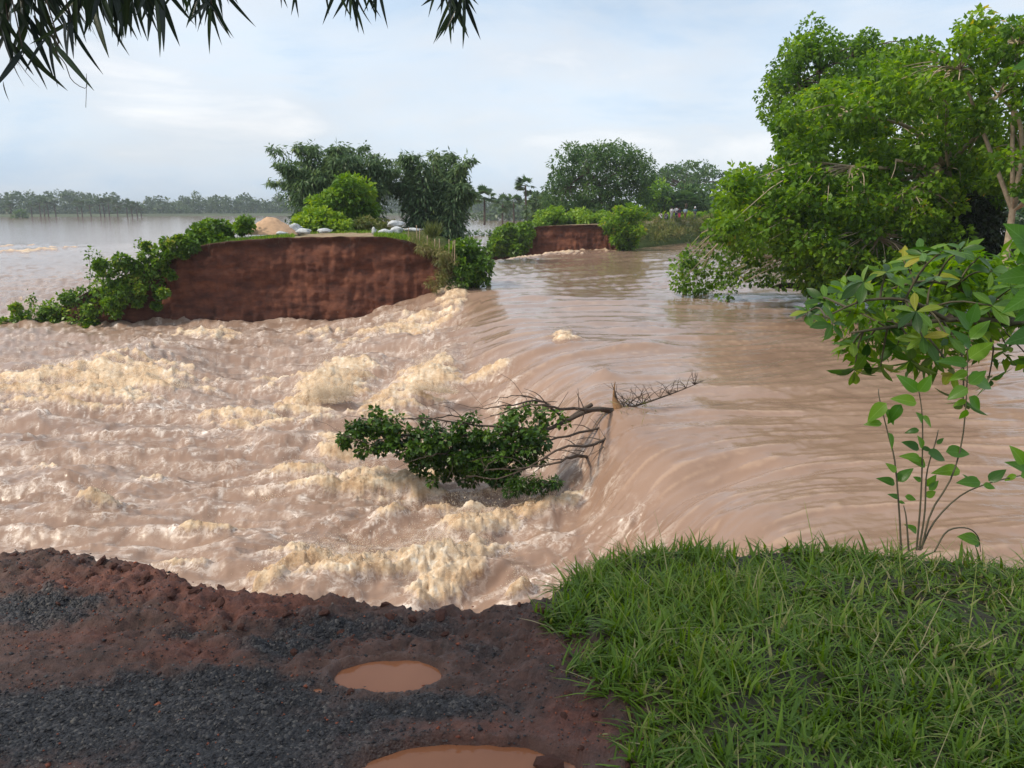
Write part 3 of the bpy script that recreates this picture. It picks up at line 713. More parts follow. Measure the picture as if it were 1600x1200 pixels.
def limb(a, b, r0, r1, n_=7, sag=.1, wig=.06):
    a, b = np.array(a, float), np.array(b, float); Lh = np.linalg.norm(b - a)
    mid = (a + b) / 2 + np.array((RNG.normal(0, wig), RNG.normal(0, wig), sag)) * Lh
    return spline([a, mid, b], n_), np.linspace(r0, r1, n_)
def branches_to(clumps, forks, r0, frac=1.0):
    """limbs from the nearest fork point to each clump centre"""
    fk = np.array(forks, float); P = []
    for (x, y, z, r) in clumps:
        if RNG.random() > frac: continue
        d = np.linalg.norm(fk - (x, y, z), axis=1); j = d.argmin()
        P.append(limb(fk[j], (x, y, z), r0 * RNG.uniform(.7, 1.2), r0 * .18))
    return P

m_bark = plain_mat('pale_bark', (.36, .29, .21), .85, .35, 9, .01)
m_dbark = plain_mat('dark_bark', (.075, .055, .042), .85, .35, 9, .01)
LM = {
 'bamboo': leaf_mat('bamboo_leaf', [(0, (.040, .080, .042)), (.5, (.095, .165, .068)), (1, (.19, .27, .09))], .25),
 'bright': leaf_mat('bright_leaf', [(0, (.055, .130, .012)), (.5, (.130, .260, .022)), (1, (.26, .38, .04))], .35),
 'tree': leaf_mat('broad_leaf', [(0, (.040, .105, .014)), (.45, (.110, .225, .020)), (.8, (.200, .340, .032)), (.97, (.24, .36, .035)), (1, (.42, .38, .045))], .52),
 'bluegreen': leaf_mat('dark_leaf', [(0, (.028, .068, .026)), (.5, (.062, .130, .038)), (1, (.120, .20, .045))], .4),
 'far': leaf_mat('far_leaf', [(0, (.024, .056, .024)), (.5, (.054, .100, .030)), (1, (.10, .15, .04))], .2),
 'creeper': leaf_mat('creeper_leaf', [(0, (.042, .100, .014)), (.5, (.110, .220, .022)), (.85, (.200, .320, .034)), (1, (.33, .36, .07))], .35),
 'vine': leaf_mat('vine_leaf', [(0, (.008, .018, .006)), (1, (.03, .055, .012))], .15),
 'wet': leaf_mat('wet_leaf', [(0, (.014, .036, .008)), (.5, (.035, .085, .012)), (1, (.09, .17, .02))], .25, .3),
 'dry': leaf_mat('dry_grass', [(0, (.055, .085, .018)), (.5, (.13, .16, .04)), (1, (.28, .24, .10))], .3),
}
def bush(name, clumps, per, L, W, mat, label, cat, group=None, tint0=.5, droop=.4, trunk=True, base=None, bark=None, flat=.8):
    clumps = np.asarray(clumps)
    b = np.array((clumps[:, 0].mean(), clumps[:, 1].mean(), clumps[:, 2].min() - clumps[:, 3].mean())) if base is None else np.array(base)
    root = empty(name, b); tag(root, label, cat, group)
    V, Q, A = clump_leaves(clumps, per, L, W, tint0, droop=droop, flat=flat)
    part('foliage', V, Q, LM[mat], root, A)
    st = [limb(b + (RNG.normal(0, .08), RNG.normal(0, .08), 0), c[:3], .035, .01) for c in clumps[:: max(1, len(clumps) // 14)]]
    V, Q = tubes(st, 4); part('stem', V, Q, bark or m_dbark, root, smooth=True)
    return root
def bamboo(name, base, rx, ry, culms, height, per, L, W, label, group, mat='bamboo', lean=.35, seed=0):
    rs = np.random.default_rng(seed); root = empty(name, base); tag(root, label, 'bamboo', group)
    st, G = [], []
    for i in range(culms):
        a, q = rs.uniform(0, 2 * math.pi), rs.random() ** .5
        ox, oy = math.cos(a) * q, math.sin(a) * q
        h = height * (rs.uniform(.60, .95) if i % 5 else rs.uniform(.95, 1.14)) * (1 - .15 * q); b = np.array(base) + (ox * rx * .45, oy * ry * .45, 0)
        tipd = np.array((ox * rx * .62 + rs.normal(0, .12) * rx, oy * ry * .6, 0)) * (.6 + lean)
        pts = spline([b, b + tipd * .25 + (0, 0, h * .55), b + tipd * .7 + (0, 0, h * .9), b + tipd * 1.05 + (0, 0, h * rs.uniform(.9, 1.02))], 14)
        st.append((pts, np.linspace(.04, .008, 14)))
        k_ = int(per * rs.uniform(.7, 1.3)); t = rs.beta(.95, 1.0, k_) * 12.99
        j = t.astype(int); c = pts[j] + (pts[j + 1] - pts[j]) * (t - j)[:, None]
        w = (1.12 - t / 13.) * .24 * rx + .10
        d = unit(rs.normal(0, 1, (k_, 3)) * (1, 1, .45)); c = c + d * (w * rs.random(k_) ** .6)[:, None]
        G.append(leaves(c, d * .7 + rs.normal(0, .3, (k_, 3)) + (0, 0, -.25), L * rs.uniform(.7, 1.4, k_), W * rs.uniform(.7, 1.3, k_), (.45 + rs.normal(0, .1) + rs.normal(0, .16, k_) + .2 * (t / 13 - .5)).clip(0, 1), .35))
    V, Q, A = join(*G); part('foliage', V, Q, LM[mat], root, A)
    V, Q = tubes(st, 4); part('culm', V, Q, m_dbark, root, smooth=True)
    return root
def palm(name, base, h, cr, label, group, nf=26, seed=0, mat='far', tr=.16):
    rs = np.random.default_rng(seed); root = empty(name, base); tag(root, label, 'palm', group)
    b = np.array(base, float); top = b + (rs.normal(0, .02) * h, rs.normal(0, .02) * h, h - cr * .9)
    pts = spline([b, b * .5 + top * .5 + (rs.normal(0, .01) * h, 0, 0), top], 8)
    V, Q = tubes([(pts, np.linspace(tr * 1.2, tr * .8, 8))], 6); part('trunk', V, Q, m_dbark, root, smooth=True)
    P, D, LL, WW, NN = [], [], [], [], []
    for i in range(nf):
        d = unit(np.array((rs.normal(), rs.normal(), rs.normal(.25, .7))))[None][0]
        ce = top + d * cr * .55
        side = unit(np.cross(d, (0.1, .2, 1))); up = np.cross(side, d)
        for a in np.linspace(-1.9, 1.9, 11):
            P.append(ce); D.append(d * math.cos(a) + side * math.sin(a)); LL.append(cr * .55 * rs.uniform(.75, 1.05)); WW.append(cr * .16); NN.append(up)
    V, Q, A = leaves(np.array(P), np.array(D), np.array(LL), np.array(WW), np.repeat(rs.normal(.45, .2, nf).clip(0, 1), 11), .18, .05, np.array(NN))
    part('crown', V, Q, LM[mat], root, A)
    return root
def umbrella_tree(name, base, h, w, label, cat, group, seed, mat='far', leaf=.5, n_=40, per=70):
    rs = np.random.default_rng(seed); root = empty(name, base); tag(root, label, cat, group); b = np.array(base, float)
    fork = b + (0, 0, h * .4); cl = []
    for i in range(n_):
        a, q = rs.uniform(0, 2 * math.pi), rs.random() ** .55
        cl.append((*(b + (math.cos(a) * q * w / 2, math.sin(a) * q * w / 2, h * (.98 - .38 * q ** 2.2) - w * .06 + rs.normal(0, .015) * h)), w * rs.uniform(.07, .11)))
    cl = np.array(cl)
    V, Q, A = clump_leaves(cl, per, leaf, leaf * .6, .45, flat=.5); part('crown', V, Q, LM[mat], root, A)
    V, Q = tubes([(spline([b, b + (0, .1, h * .2), fork], 6), np.linspace(.035, .025, 6) * h)] + branches_to(cl[::2], [fork], .014 * h), 5); part('trunk', V, Q, m_dbark, root, smooth=True)
    return root

# ================================================================== FAR BACKGROUND
# wood along the far shore of the flooded fields: reads as one mass
cl = []
for az in np.linspace(-44, 6, 520):
    D = RNG.uniform(620, 700); a = math.radians(az + RNG.normal(0, .2)); h = 10.5 + 8.0 * perlin(np.array(az * .45), np.array(1.5), 3) + 5.0 * perlin(np.array(az * 1.7), np.array(4.5), 4) + RNG.uniform(-3.5, 3.0)
    for k_ in range(3):
        zc = -3.4 + h * (k_ + .45) / 3; cl.append((D * math.sin(a) + RNG.normal(0, 2), D * math.cos(a), zc, 4.2 * (1.2 - .28 * k_)))
V, Q, A = clump_leaves(np.array(cl), 40, 1.7, 1.3, .45, droop=.2)
o = mesh_np('far_wood', V, Q, LM['far'], attrs=A); tag(o, 'hazy wood along the far shore of the flooded fields', 'wood', None, 'stuff')
umbrella_tree('spreading_tree', (*aty(113, 334, 600)[:2], -3.6), 19, 34, 'flat topped spreading tree rising over the far wood on the left', 'tree', None, 5, leaf=1.3, n_=30, per=26)
# toddy palms standing in the flood
GP = 'palms standing in the flood before the far wood'
PX = [(18, 24), (50, 22), (64, 27), (70, 29), (76, 28), (88, 27), (122, 27), (129, 26), (143, 24), (158, 26), (164, 29), (171, 28), (184, 26), (199, 28), (207, 25), (215, 22), (221, 19)]
ORD = ['leftmost', 'second', 'third', 'fourth', 'fifth', 'sixth', 'seventh', 'eighth', 'ninth', 'tenth', 'eleventh', 'twelfth', 'thirteenth', 'fourteenth', 'fifteenth', 'sixteenth', 'rightmost']
for i, (px, hp) in enumerate(PX):
    D = onz(px, 339.5, ZL)[1] * RNG.uniform(.97, 1.03); b = aty(px, 339.5, D); b[2] = ZL - .5
    w = 'leftmost' if i == 0 else 'rightmost' if i == 16 else ORD[i] + ' from the left'
    palm('toddy_palm', b, hp * D / F + .8, 3.1 + RNG.uniform(-.4, .5), 'far toddy palm standing in the flood, %s of the row' % w, GP, 20, i, tr=.3)
c_ = onz(32, 341, ZL)
bush('flooded_bush', [(c_[0] + a, c_[1], ZL + z, 1.9) for a, z in ((-2.5, 1.6), (0, 2.2), (2.4, 1.7), (-.8, 3.2), (1.2, 3.0))], 60, 1.1, .8, 'bluegreen', 'rounded low bush alone in the flood at the far left', 'bush')
# palms and trees beyond the second gap
for px, top_, base_, D, lb, cr in [(757, 288, 352, 158, 'toddy palm on a small islet right of the feathery bamboo', 1.9), (785, 302, 352, 190, 'slim toddy palm, left of the close pair beyond the gap', 1.9), (803, 300, 350, 200, 'toddy palm, right of the close pair beyond the gap', 1.8), (821, 273, 345, 150, 'tallest toddy palm with a bare slim trunk and small dark crown', 1.6), (838, 297, 345, 165, 'toddy palm close against the big dense tree', 2.0), (1072, 296, 335, 118, 'pale green toddy palm above the group of people', 1.6)]:
    b = aty(px, base_, D); t = aty(px, top_, D); palm('toddy_palm', b, t[2] - b[2], cr * 1.4, lb, 'toddy palms beyond the second gap', 26, int(px), 'bluegreen', .22)
q = aty(755, 352, 158); bush('islet_bush', [(q[0] + a, q[1], ZL + .4, .8) for a in (-3.6, -2.2, -.8, .6, 2, 3.4, 4.6)], 60, .5, .3, 'bluegreen', 'strip of low scrub on the islet under the palm', 'bush')
# scrub beyond the gap, left of the dense tree
bush('scrub_thicket', poly_clumps([(825, 335), (835, 312), (860, 306), (880, 330), (880, 350), (830, 352)], 16, 112, 125, 16, 3), 110, .6, .4, 'far', 'grey green thicket between the palms and the dense tree', 'thicket')
bush('scrub_thicket', poly_clumps([(742, 345), (742, 330), (800, 318), (832, 322), (832, 345)], 18, 320, 360, 14, 4), 60, 1.6, 1.1, 'far', 'distant blue green thicket behind the close pair of palms', 'thicket')
def crown_tree(name, poly, m, Y0, Y1, rpx, per, L, W, mat, label, cat, base, forks, r0, group=None, seed=1, tint0=.5, bark=None, droop=.45, extra=None, frac=.8, trunk_r=None, gaps=0, jit=0):
    cl = poly_clumps(poly, m, Y0, Y1, rpx, seed, gaps=gaps, jit=jit)
    root = empty(name, base); tag(root, label, cat, group)
    G = [clump_leaves(cl, per, L, W, tint0, droop=droop)]
    if extra is not None: G.append(clump_leaves(extra[0], extra[1], L * .9, W * .9, tint0 - .05, droop=droop))
    V, Q, A = join(*G); part('crown', V, Q, LM[mat], root, A)
    fk = [np.array(f, float) for f in forks]; tr = []
    pts = spline([np.array(base, float)] + fk[:3], 12); tr.append((pts, np.linspace(trunk_r or r0 * 2.2, r0 * .9, 12)))
    for f in fk[3:]: tr.append(limb(fk[min(2, len(fk) - 1)] if RNG.random() < .5 else fk[min(1, len(fk) - 1)], f, r0 * 1.0, r0 * .5, 9))
    V, Q = tubes(tr, 8); part('trunk', V, Q, bark or m_dbark, root, smooth=True)
    P = branches_to(cl, fk, r0 * .42, frac)
    if extra is not None: P += branches_to(extra[0], fk, r0 * .35, 1.0)
    V, Q = tubes(P, 5); part('branch', V, Q, bark or m_dbark, root, smooth=True)
    return root
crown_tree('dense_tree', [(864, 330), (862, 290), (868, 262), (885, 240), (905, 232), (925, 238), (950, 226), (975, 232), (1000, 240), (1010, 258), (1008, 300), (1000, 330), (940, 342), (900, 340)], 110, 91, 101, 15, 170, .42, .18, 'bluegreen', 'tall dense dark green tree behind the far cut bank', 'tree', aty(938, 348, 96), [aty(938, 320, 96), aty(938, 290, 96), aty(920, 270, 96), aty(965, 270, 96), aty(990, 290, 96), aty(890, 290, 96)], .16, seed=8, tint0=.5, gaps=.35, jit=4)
q = aty(1075, 335, 190); umbrella_tree('rain_tree', q, aty(1075, 246, 190)[2] - q[2], 21, 'broad umbrella shaped tree on the skyline behind the people', 'tree', None, 9, 'bluegreen', .7, 44, 90)
for poly, lb, mt, sd, t0 in [([(1005, 330), (1008, 296), (1030, 290), (1045, 304), (1045, 335)], 'light green tree right of the dense dark tree', 'tree', 21, .35), ([(1040, 335), (1040, 305), (1070, 294), (1110, 298), (1120, 335)], 'mid green tree behind the people on the bank', 'bluegreen', 22, .5), ([(1140, 335), (1140, 285), (1165, 262), (1200, 262), (1210, 335)], 'dark green tree half hidden behind the big leaning tree', 'bluegreen', 23, .4)]:
    px = np.mean([a for a, b in poly]); crown_tree('bank_tree', poly, 30, 118, 128, 15, 110, .6, .36, mt, lb, 'tree', aty(px, 342, 122), [aty(px, 320, 122), aty(px, 305, 122)], .13, 'trees on the far bank', sd, t0)
crown_tree('bank_tree', [(1215, 330), (1210, 270), (1300, 250), (1420, 250), (1560, 250), (1640, 260), (1640, 345), (1215, 345)], 70, 78, 90, 30, 120, .6, .36, 'bluegreen', 'shadowy row of foliage far behind the big leaning tree', 'tree', aty(1420, 352, 84), [aty(1420, 330, 84), aty(1420, 300, 84)], .16, 'trees on the far bank', 24, .25)

# ================================================================== FAR LEVEE SECTION
bush('levee_shrub', poly_clumps([(762, 392), (775, 365), (800, 350), (822, 350), (830, 365), (824, 385), (808, 396)], 34, 73.2, 75.5, 10, 31), 130, .36, .26, 'creeper', 'rounded creeper covered shrub left of the far cut face', 'shrub', tint0=.4)
bush('levee_shrub', poly_clumps([(948, 350), (958, 328), (978, 318), (1000, 330), (1000, 362), (985, 392), (962, 380)], 34, 73.6, 76.5, 10, 32), 130, .34, .2, 'tree', 'tall shrub right of the far cut face', 'shrub', tint0=.55)
for poly, lb, sd, t0 in [([(842, 350), (845, 335), (875, 325), (890, 348)], 'bright bush behind the far crest, leftmost of three', 33, .6), ([(885, 350), (895, 332), (915, 330), (925, 350)], 'bright bush behind the far crest, middle of three', 34, .7), ([(922, 350), (930, 338), (950, 336), (955, 350)], 'bright bush behind the far crest, rightmost of three', 35, .55)]:
    bush('crest_bush', poly_clumps(poly, 14, 80, 84, 10, sd), 130, .36, .22, 'bright', lb, 'bush', 'bushes behind the far crest', t0)
# scrub and grass along the river side of the far levee
cl = []
for k_ in range(150):
    t = RNG.random() ** .8; y = 77 + t * 46; x = levee_x(y) + RNG.uniform(2.2, 6.5); cl.append((x, y, -.2 - .38 * (x - levee_x(y) - 2.2) + .2, RNG.uniform(.35, .75)))
V, Q, A = clump_leaves(np.array(cl), 90, .42, .10, .45, droop=-.3); o = mesh_np('bank_grass', V, Q, LM['dry'], attrs=A); tag(o, 'rough green and yellow grass on the far bank above the river', 'grass', None, 'stuff')
cl = []
for k_ in range(90):
    y = RNG.uniform(84, 130); x = levee_x(y) - RNG.uniform(2.5, 7); cl.append((x, y, .1, RNG.uniform(.5, 1.0)))
V, Q, A = clump_leaves(np.array(cl), 90, .5, .3, .5); o = mesh_np('bank_scrub', V, Q, LM['tree'], attrs=A); tag(o, 'low green scrub behind the track on the far bank', 'scrub', None, 'stuff')

# ================================================================== STRANDED EMBANKMENT: plants, heap, sacks, stakes
q = aty(525, 356, 57); bamboo('bamboo_clump', (q[0], q[1], .1), 5.3, 3.0, 76, (aty(522, 236, 57)[2] - .1) * 1.06, 400, .40, .11, 'feathery dark bamboo clump behind the bright green bush', 'bamboo clumps on the stranded embankment', seed=51, lean=.12)
q = aty(680, 366, 58); bamboo('bamboo_clump', (q[0], q[1], -.5), 3.6, 2.8, 64, (aty(684, 244, 58)[2] + .5) * 1.06, 400, .40, .11, 'feathery bamboo clump standing behind the row of stakes', 'bamboo clumps on the stranded embankment', seed=52, lean=.12)
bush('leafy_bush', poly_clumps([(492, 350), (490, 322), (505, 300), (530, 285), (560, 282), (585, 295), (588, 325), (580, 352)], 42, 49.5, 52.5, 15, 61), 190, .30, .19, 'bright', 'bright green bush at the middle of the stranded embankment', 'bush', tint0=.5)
bush('leafy_bush', poly_clumps([(462, 358), (466, 340), (490, 330), (520, 336), (545, 350), (540, 360)], 26, 46.5, 48.5, 11, 62), 150, .26, .17, 'bright', 'low lime green shrub beside the sand heap', 'shrub', tint0=.72)
bush('leafy_bush', poly_clumps([(545, 358), (560, 346), (600, 342), (618, 352), (612, 360)], 14, 47, 50, 9, 63), 100, .22, .12, 'dry', 'low yellow green weeds behind the white sacks', 'weeds', tint0=.45)
bush('creeper_mound', poly_clumps([(292, 382), (300, 362), (322, 348), (345, 350), (358, 364), (355, 376), (320, 388)], 24, 40.4, 41.8, 11, 64), 170, .22, .17, 'creeper', 'rounded green creeper mound left of the sand heap', 'shrub', tint0=.4)
bush('small_shrub', poly_clumps([(370, 358), (374, 342), (386, 338), (393, 350), (388, 360)], 9, 41, 42, 8, 65), 70, .22, .14, 'creeper', 'small shrub between the creeper mound and the sand heap', 'shrub', tint0=.45)
# creepers over the left slope
cl = []
for px, py, r in [(8, 505, 9), (30, 498, 13), (55, 490, 17), (80, 482, 20), (105, 472, 22), (90, 498, 16), (125, 490, 20), (130, 462, 22), (155, 478, 22), (160, 450, 22), (185, 462, 20), (180, 435, 20), (205, 440, 20), (205, 415, 18), (230, 420, 18), (228, 400, 15), (252, 405, 15), (252, 390, 12), (275, 392, 12), (240, 440, 13), (215, 465, 12), (70, 505, 12), (145, 503, 12), (180, 490, 11), (262, 425, 9), (247, 462, 6), (300, 385, 9), (165, 420, 15), (190, 405, 12), (262, 378, 10), (285, 376, 11), (245, 478, 5)]:
    y = yface1(np.array(aty(px, py, YF)[0])) - .15; c_ = aty(px, py, float(y)); cl.append((*c_, r * RNG.uniform(.7, 1.2) * y / F))
cl = np.array(cl); cl = np.concatenate([cl, np.c_[cl[:, :3] + RNG.normal(0, 1, (len(cl), 3)) * cl[:, 3:] * .9, cl[:, 3] * .5]])
V, Q, A = clump_leaves(cl, 230, .18, .13, .47, spread=.22); o = mesh_np('creepers', V, Q, LM['creeper'], attrs=A); tag(o, 'bright green creepers smothering the left slope of the stranded embankment', 'creepers', None, 'stuff')
# tall thin weeds on that slope
GW = 'tall weeds on the creeper slope'
for i, (px, base_, top_, lb) in enumerate([(140, 450, 388, 'tallest thin weed at the left of the creeper slope'), (160, 445, 398, 'thin leafy weed right beside the tallest weed'), (150, 448, 410, 'short leafy weed between the two tall weeds'), (222, 410, 374, 'thin weed alone higher up the creeper slope'), (48, 490, 460, 'short weed near the water end of the creeper slope')]):
    b = aty(px, base_, YF - .4); t = aty(px + RNG.normal(0, 4), top_, YF - .4); root = empty('tall_weed', b); tag(root, lb, 'weed', GW)
    pts = spline([b, (b + t) / 2 + (.06, 0, 0), t], 9); V, Q = tubes([(pts, np.linspace(.016, .006, 9))], 4); part('stem', V, Q, m_dbark, root)
    k_ = 60; j = RNG.uniform(2, 7.99, k_); c_ = pts[j.astype(int)] + (pts[j.astype(int) + 1] - pts[j.astype(int)]) * (j % 1)[:, None] + RNG.normal(0, .13, (k_, 3)); V, Q, A = leaves(c_, RNG.normal(0, 1, (k_, 3)), .17, .11, RNG.random(k_) * .7, .2); part('foliage', V, Q, LM['creeper'], root, A)
# growth down the right slope
bush('slope_bush', poly_clumps([(700, 392), (722, 378), (742, 385), (762, 420), (752, 436), (742, 470), (722, 478), (690, 470), (705, 440), (715, 410)], 46, 39.4, 42.5, 13, 66), 170, .22, .15, 'creeper', 'leafy green growth down the right end of the stranded embankment', 'bush', tint0=.28)
cl = poly_clumps([(640, 380), (690, 385), (712, 402), (705, 432), (690, 462), (668, 440), (690, 420), (665, 396)], 40, 39.0, 40.0, 6, 67)
V, Q, A = clump_leaves(cl, 55, .22, .03, .75, droop=.8); o = mesh_np('hanging_roots', V, Q, LM['dry'], attrs=A); tag(o, 'dry hanging roots and grass over the right edge of the cut face', 'roots', None, 'stuff')
rt = []
for i in range(44):
    px = RNG.choice((300, 330, 345, 415, 440, 560, 640, 660, 675, 690)) + RNG.normal(0, 7); x = aty(px, 372, YF)[0]; j = np.abs(L1[0] - x).argmin(); b = np.array((x, L1[2][j] - .12, L1[1][j] - .02)); Lr = RNG.uniform(.12, .6) * (1.4 if RNG.random() < .15 else 1)
    rt.append((spline([b, b + (RNG.normal(0, .08), -.10, -Lr * .5), b + (RNG.normal(0, .14), -.06, -Lr)], 6), np.linspace(.009, .003, 6)))
V, Q = tubes(rt, 4); o = mesh_np('root_strands', V, Q, m_dbark); tag(o, 'thin pale roots dangling from the turf lip over the red face', 'roots', None, 'stuff')
# grass on the crest edges
def crest_grass(name, spots, n_, L, W, mat, label, tint0=.5):
    P = []
    for px0, px1, Y0, Y1 in spots:
        px = RNG.uniform(px0, px1, n_); Y = RNG.uniform(Y0, Y1, n_)
        x = (px - 800) / F * Y * 1.0 * (1 / cp) * 1.0
        x = np.array([aty(a, 372, b)[0] for a, b in zip(px, Y)])
        z = np.interp(x - np.interp(Y - YF, [0, 3, 7, 13], [0, .3, .9, 2.0]), L1[0], L1[1]); P.append(np.c_[x, Y, z - .02])
    P = np.concatenate(P); k_ = len(P)
    V, Q, A = leaves(P, np.c_[RNG.normal(0, .45, k_), RNG.normal(0, .45, k_), np.full(k_, 1.0)], L * RNG.uniform(.5, 1.3, k_), W, (tint0 + .25 * RNG.normal(0, 1, k_)).clip(0, 1)); o = mesh_np(name, V, Q, LM[mat], attrs=A); tag(o, label, 'grass', None, 'stuff')
crest_grass('crest_grass', [(300, 460, 40.2, 42.2), (585, 690, 40.0, 42.8), (440, 640, 45.5, 48)], 2600, .22, .028, 'bright', 'short bright grass along the crest of the stranded embankment', .55)
crest_grass('crest_grass', [(640, 730, 39.6, 43.5)], 2600, .38, .022, 'dry', 'long dry grass round the stakes', .6)
q = aty(676, 372, 43.0); k_ = 260; V, Q, A = leaves(np.tile(q, (k_, 1)) + RNG.normal(0, .14, (k_, 3)) * (1, 1, .1), np.c_[RNG.normal(0, .38, k_), RNG.normal(0, .38, k_), np.ones(k_)], RNG.uniform(.5, 1.15, k_), .035, RNG.random(k_) * .7)
root = empty('grass_tuft', q); tag(root, 'tall pale grass tuft just behind the stakes', 'grass tuft'); part('blades', V, Q, LM['dry'], root, A)

# sand heap
m_sand = plain_mat('sand', (.46, .30, .19), .95, .2, 4, .03)
q = aty(424, 364, 43.2); R1 = 40 * 43.2 / F; k1, k2 = 48, 22
a = np.linspace(0, 2 * math.pi, k1, endpoint=False); rr_ = np.linspace(0, 1, k2)
RR, AA = np.meshgrid(rr_, a, indexing='ij'); X_, Y_ = RR * np.cos(AA) * R1 * 1.08, RR * np.sin(AA) * R1 * .9
hz = (1 - RR ** 1.25) * .98 + .10 * fbm(X_ * 2.5, Y_ * 2.5, 501, 4, .6) * (1 - RR) ** .5 + .05 * fbm(X_ * 7, Y_ * 7, 503, 3) * (RR < .98)
hz = np.minimum(hz, .90 + .05 * fbm(X_ * 3, Y_ * 3, 502, 3))
V = np.c_[(q[0] + X_).ravel(), (q[1] + Y_).ravel(), (q[2] - .06 + hz).ravel()]
i_ = np.arange(k2 - 1)[:, None] * k1 + np.arange(k1)[None]; j_ = np.arange(k2 - 1)[:, None] * k1 + (np.arange(k1)[None] + 1) % k1
o = mesh_np('sand_heap', V, np.stack([i_, j_, j_ + k1, i_ + k1], -1).reshape(-1, 4), m_sand, smooth=True); tag(o, 'pale orange sand heap on top of the stranded embankment', 'sand heap')
# sacks: slumped woven plastic bags
m_sack = plain_mat('white_sack', (.48, .50, .52), .6, .35, 9, .04, .3)
def sack(px, py, Y, sx, sy, sz, rz, seed, label):
    c = aty(px, py, Y); root = empty('sand_sack', c, rz); tag(root, label, 'sack', 'white sacks on the stranded embankment')
    nu_, nv_ = 22, 14; u = np.linspace(0, 2 * math.pi, nu_, endpoint=False); v_ = np.linspace(-math.pi / 2, math.pi / 2, nv_); U, W_ = np.meshgrid(u, v_)
    sp_ = lambda t, e: np.sign(t) * np.abs(t) ** e
    x, y, z = sp_(np.cos(W_), .7) * sp_(np.cos(U), .6) * sx, sp_(np.cos(W_), .7) * sp_(np.sin(U), .6) * sy, sp_(np.sin(W_), .8) * sz
    dn = 1 + .45 * fbm(x * 3 + seed, y * 3 + z * 4, 600 + seed, 3) + .16 * fbm(x * 8 + seed * 3, y * 8 + z * 8, 640 + seed, 3, ridge=True)
    V = np.c_[(x * dn).ravel(), (y * dn).ravel(), (z * dn + sz * .40 - .45 * np.abs(x) / sx * sz * (z > 0)).ravel()]
    i_ = np.arange(nv_ - 1)[:, None] * nu_ + np.arange(nu_)[None]; j_ = np.arange(nv_ - 1)[:, None] * nu_ + (np.arange(nu_)[None] + 1) % nu_
    mesh_np('bag', V, np.stack([i_, j_, j_ + nu_, i_ + nu_], -1).reshape(-1, 4), m_sack, root, smooth=True)
    tie = spline([(sx * .92, 0, sz * .7), (sx * 1.12, .03, sz * .75), (sx * 1.3, .02, sz * .55)], 6); V, Q = tubes([(tie, np.array((.10, .05, .035, .05, .075, .08)) * sz * 3)], 6); mesh_np('tied_neck', V, Q, m_sack, root, smooth=True)
for i, a in enumerate([(440, 366, 42.2, .30, .22, .13, .2, 'white sack nearest the broken edge, right below the sand heap'), (461, 360, 43.4, .34, .26, .30, .3, 'tallest white sack leaning on the sand heap'), (474, 363, 43.2, .42, .26, .19, -.25, 'grey white sack slumped right of the tallest sack'), (507, 362, 43.5, .40, .28, .15, .1, 'white sack alone on the bare track'), (584, 363, 42.5, .13, .13, .22, .0, 'small upright white sack at the right end of the track'), (602, 364, 42.6, .42, .28, .17, .2, 'long white sack lying right of the small upright sack'), (619, 362, 42.9, .40, .30, .24, .05, 'bulging white sack nearest the first stake'), (645, 360, 43.8, .55, .25, .12, 0, 'flat white sack lying behind the stakes'), (618, 352, 46, .5, .3, .22, .3, 'white sack farthest back under the bamboo')]):
    sack(*a[:3], a[3] * .85, a[4] * .85, a[5] * .85, a[6], i, a[7])
# stakes
m_stake = plain_mat('split_bamboo', (.34, .26, .17), .7, .3, 14)
STK = [(638.5, 356, 376), (652, 352, 372), (655, 357, 392), (667, 368, 394), (678, 373, 398), (687, 373, 400), (702, 374, 402), (707, 376, 405), (711, 375, 406)]
for i, (px, t_, b_) in enumerate(STK):
    Y = 41.2 - .22 * i; b, t = aty(px - .5, b_ + 5, Y), aty(px + RNG.normal(0, 1.2), t_, Y); root = empty('stake', b)
    tag(root, 'thin bamboo stake, ' + ('first from the sacks' if i == 0 else 'last before the leafy slope' if i == 8 else ORD[i] + ' from the sacks'), 'stake', 'row of bamboo stakes')
    pts = spline([b, (b + t) / 2 + (RNG.normal(0, .01), 0, 0), t], 9); V, Q = tubes([(pts, np.array((.03, .032, .028, .031, .027, .03, .026, .028, .024)))], 6); part('pole', V, Q, m_stake, root, smooth=True)
    for k2_ in (3, 5, 7): V, Q = tubes([(np.array([pts[k2_] - (0, 0, .012), pts[k2_] + (0, 0, .012)]), np.array((.034, .034)))], 6); part('node_ring', V, Q, m_stake, root)
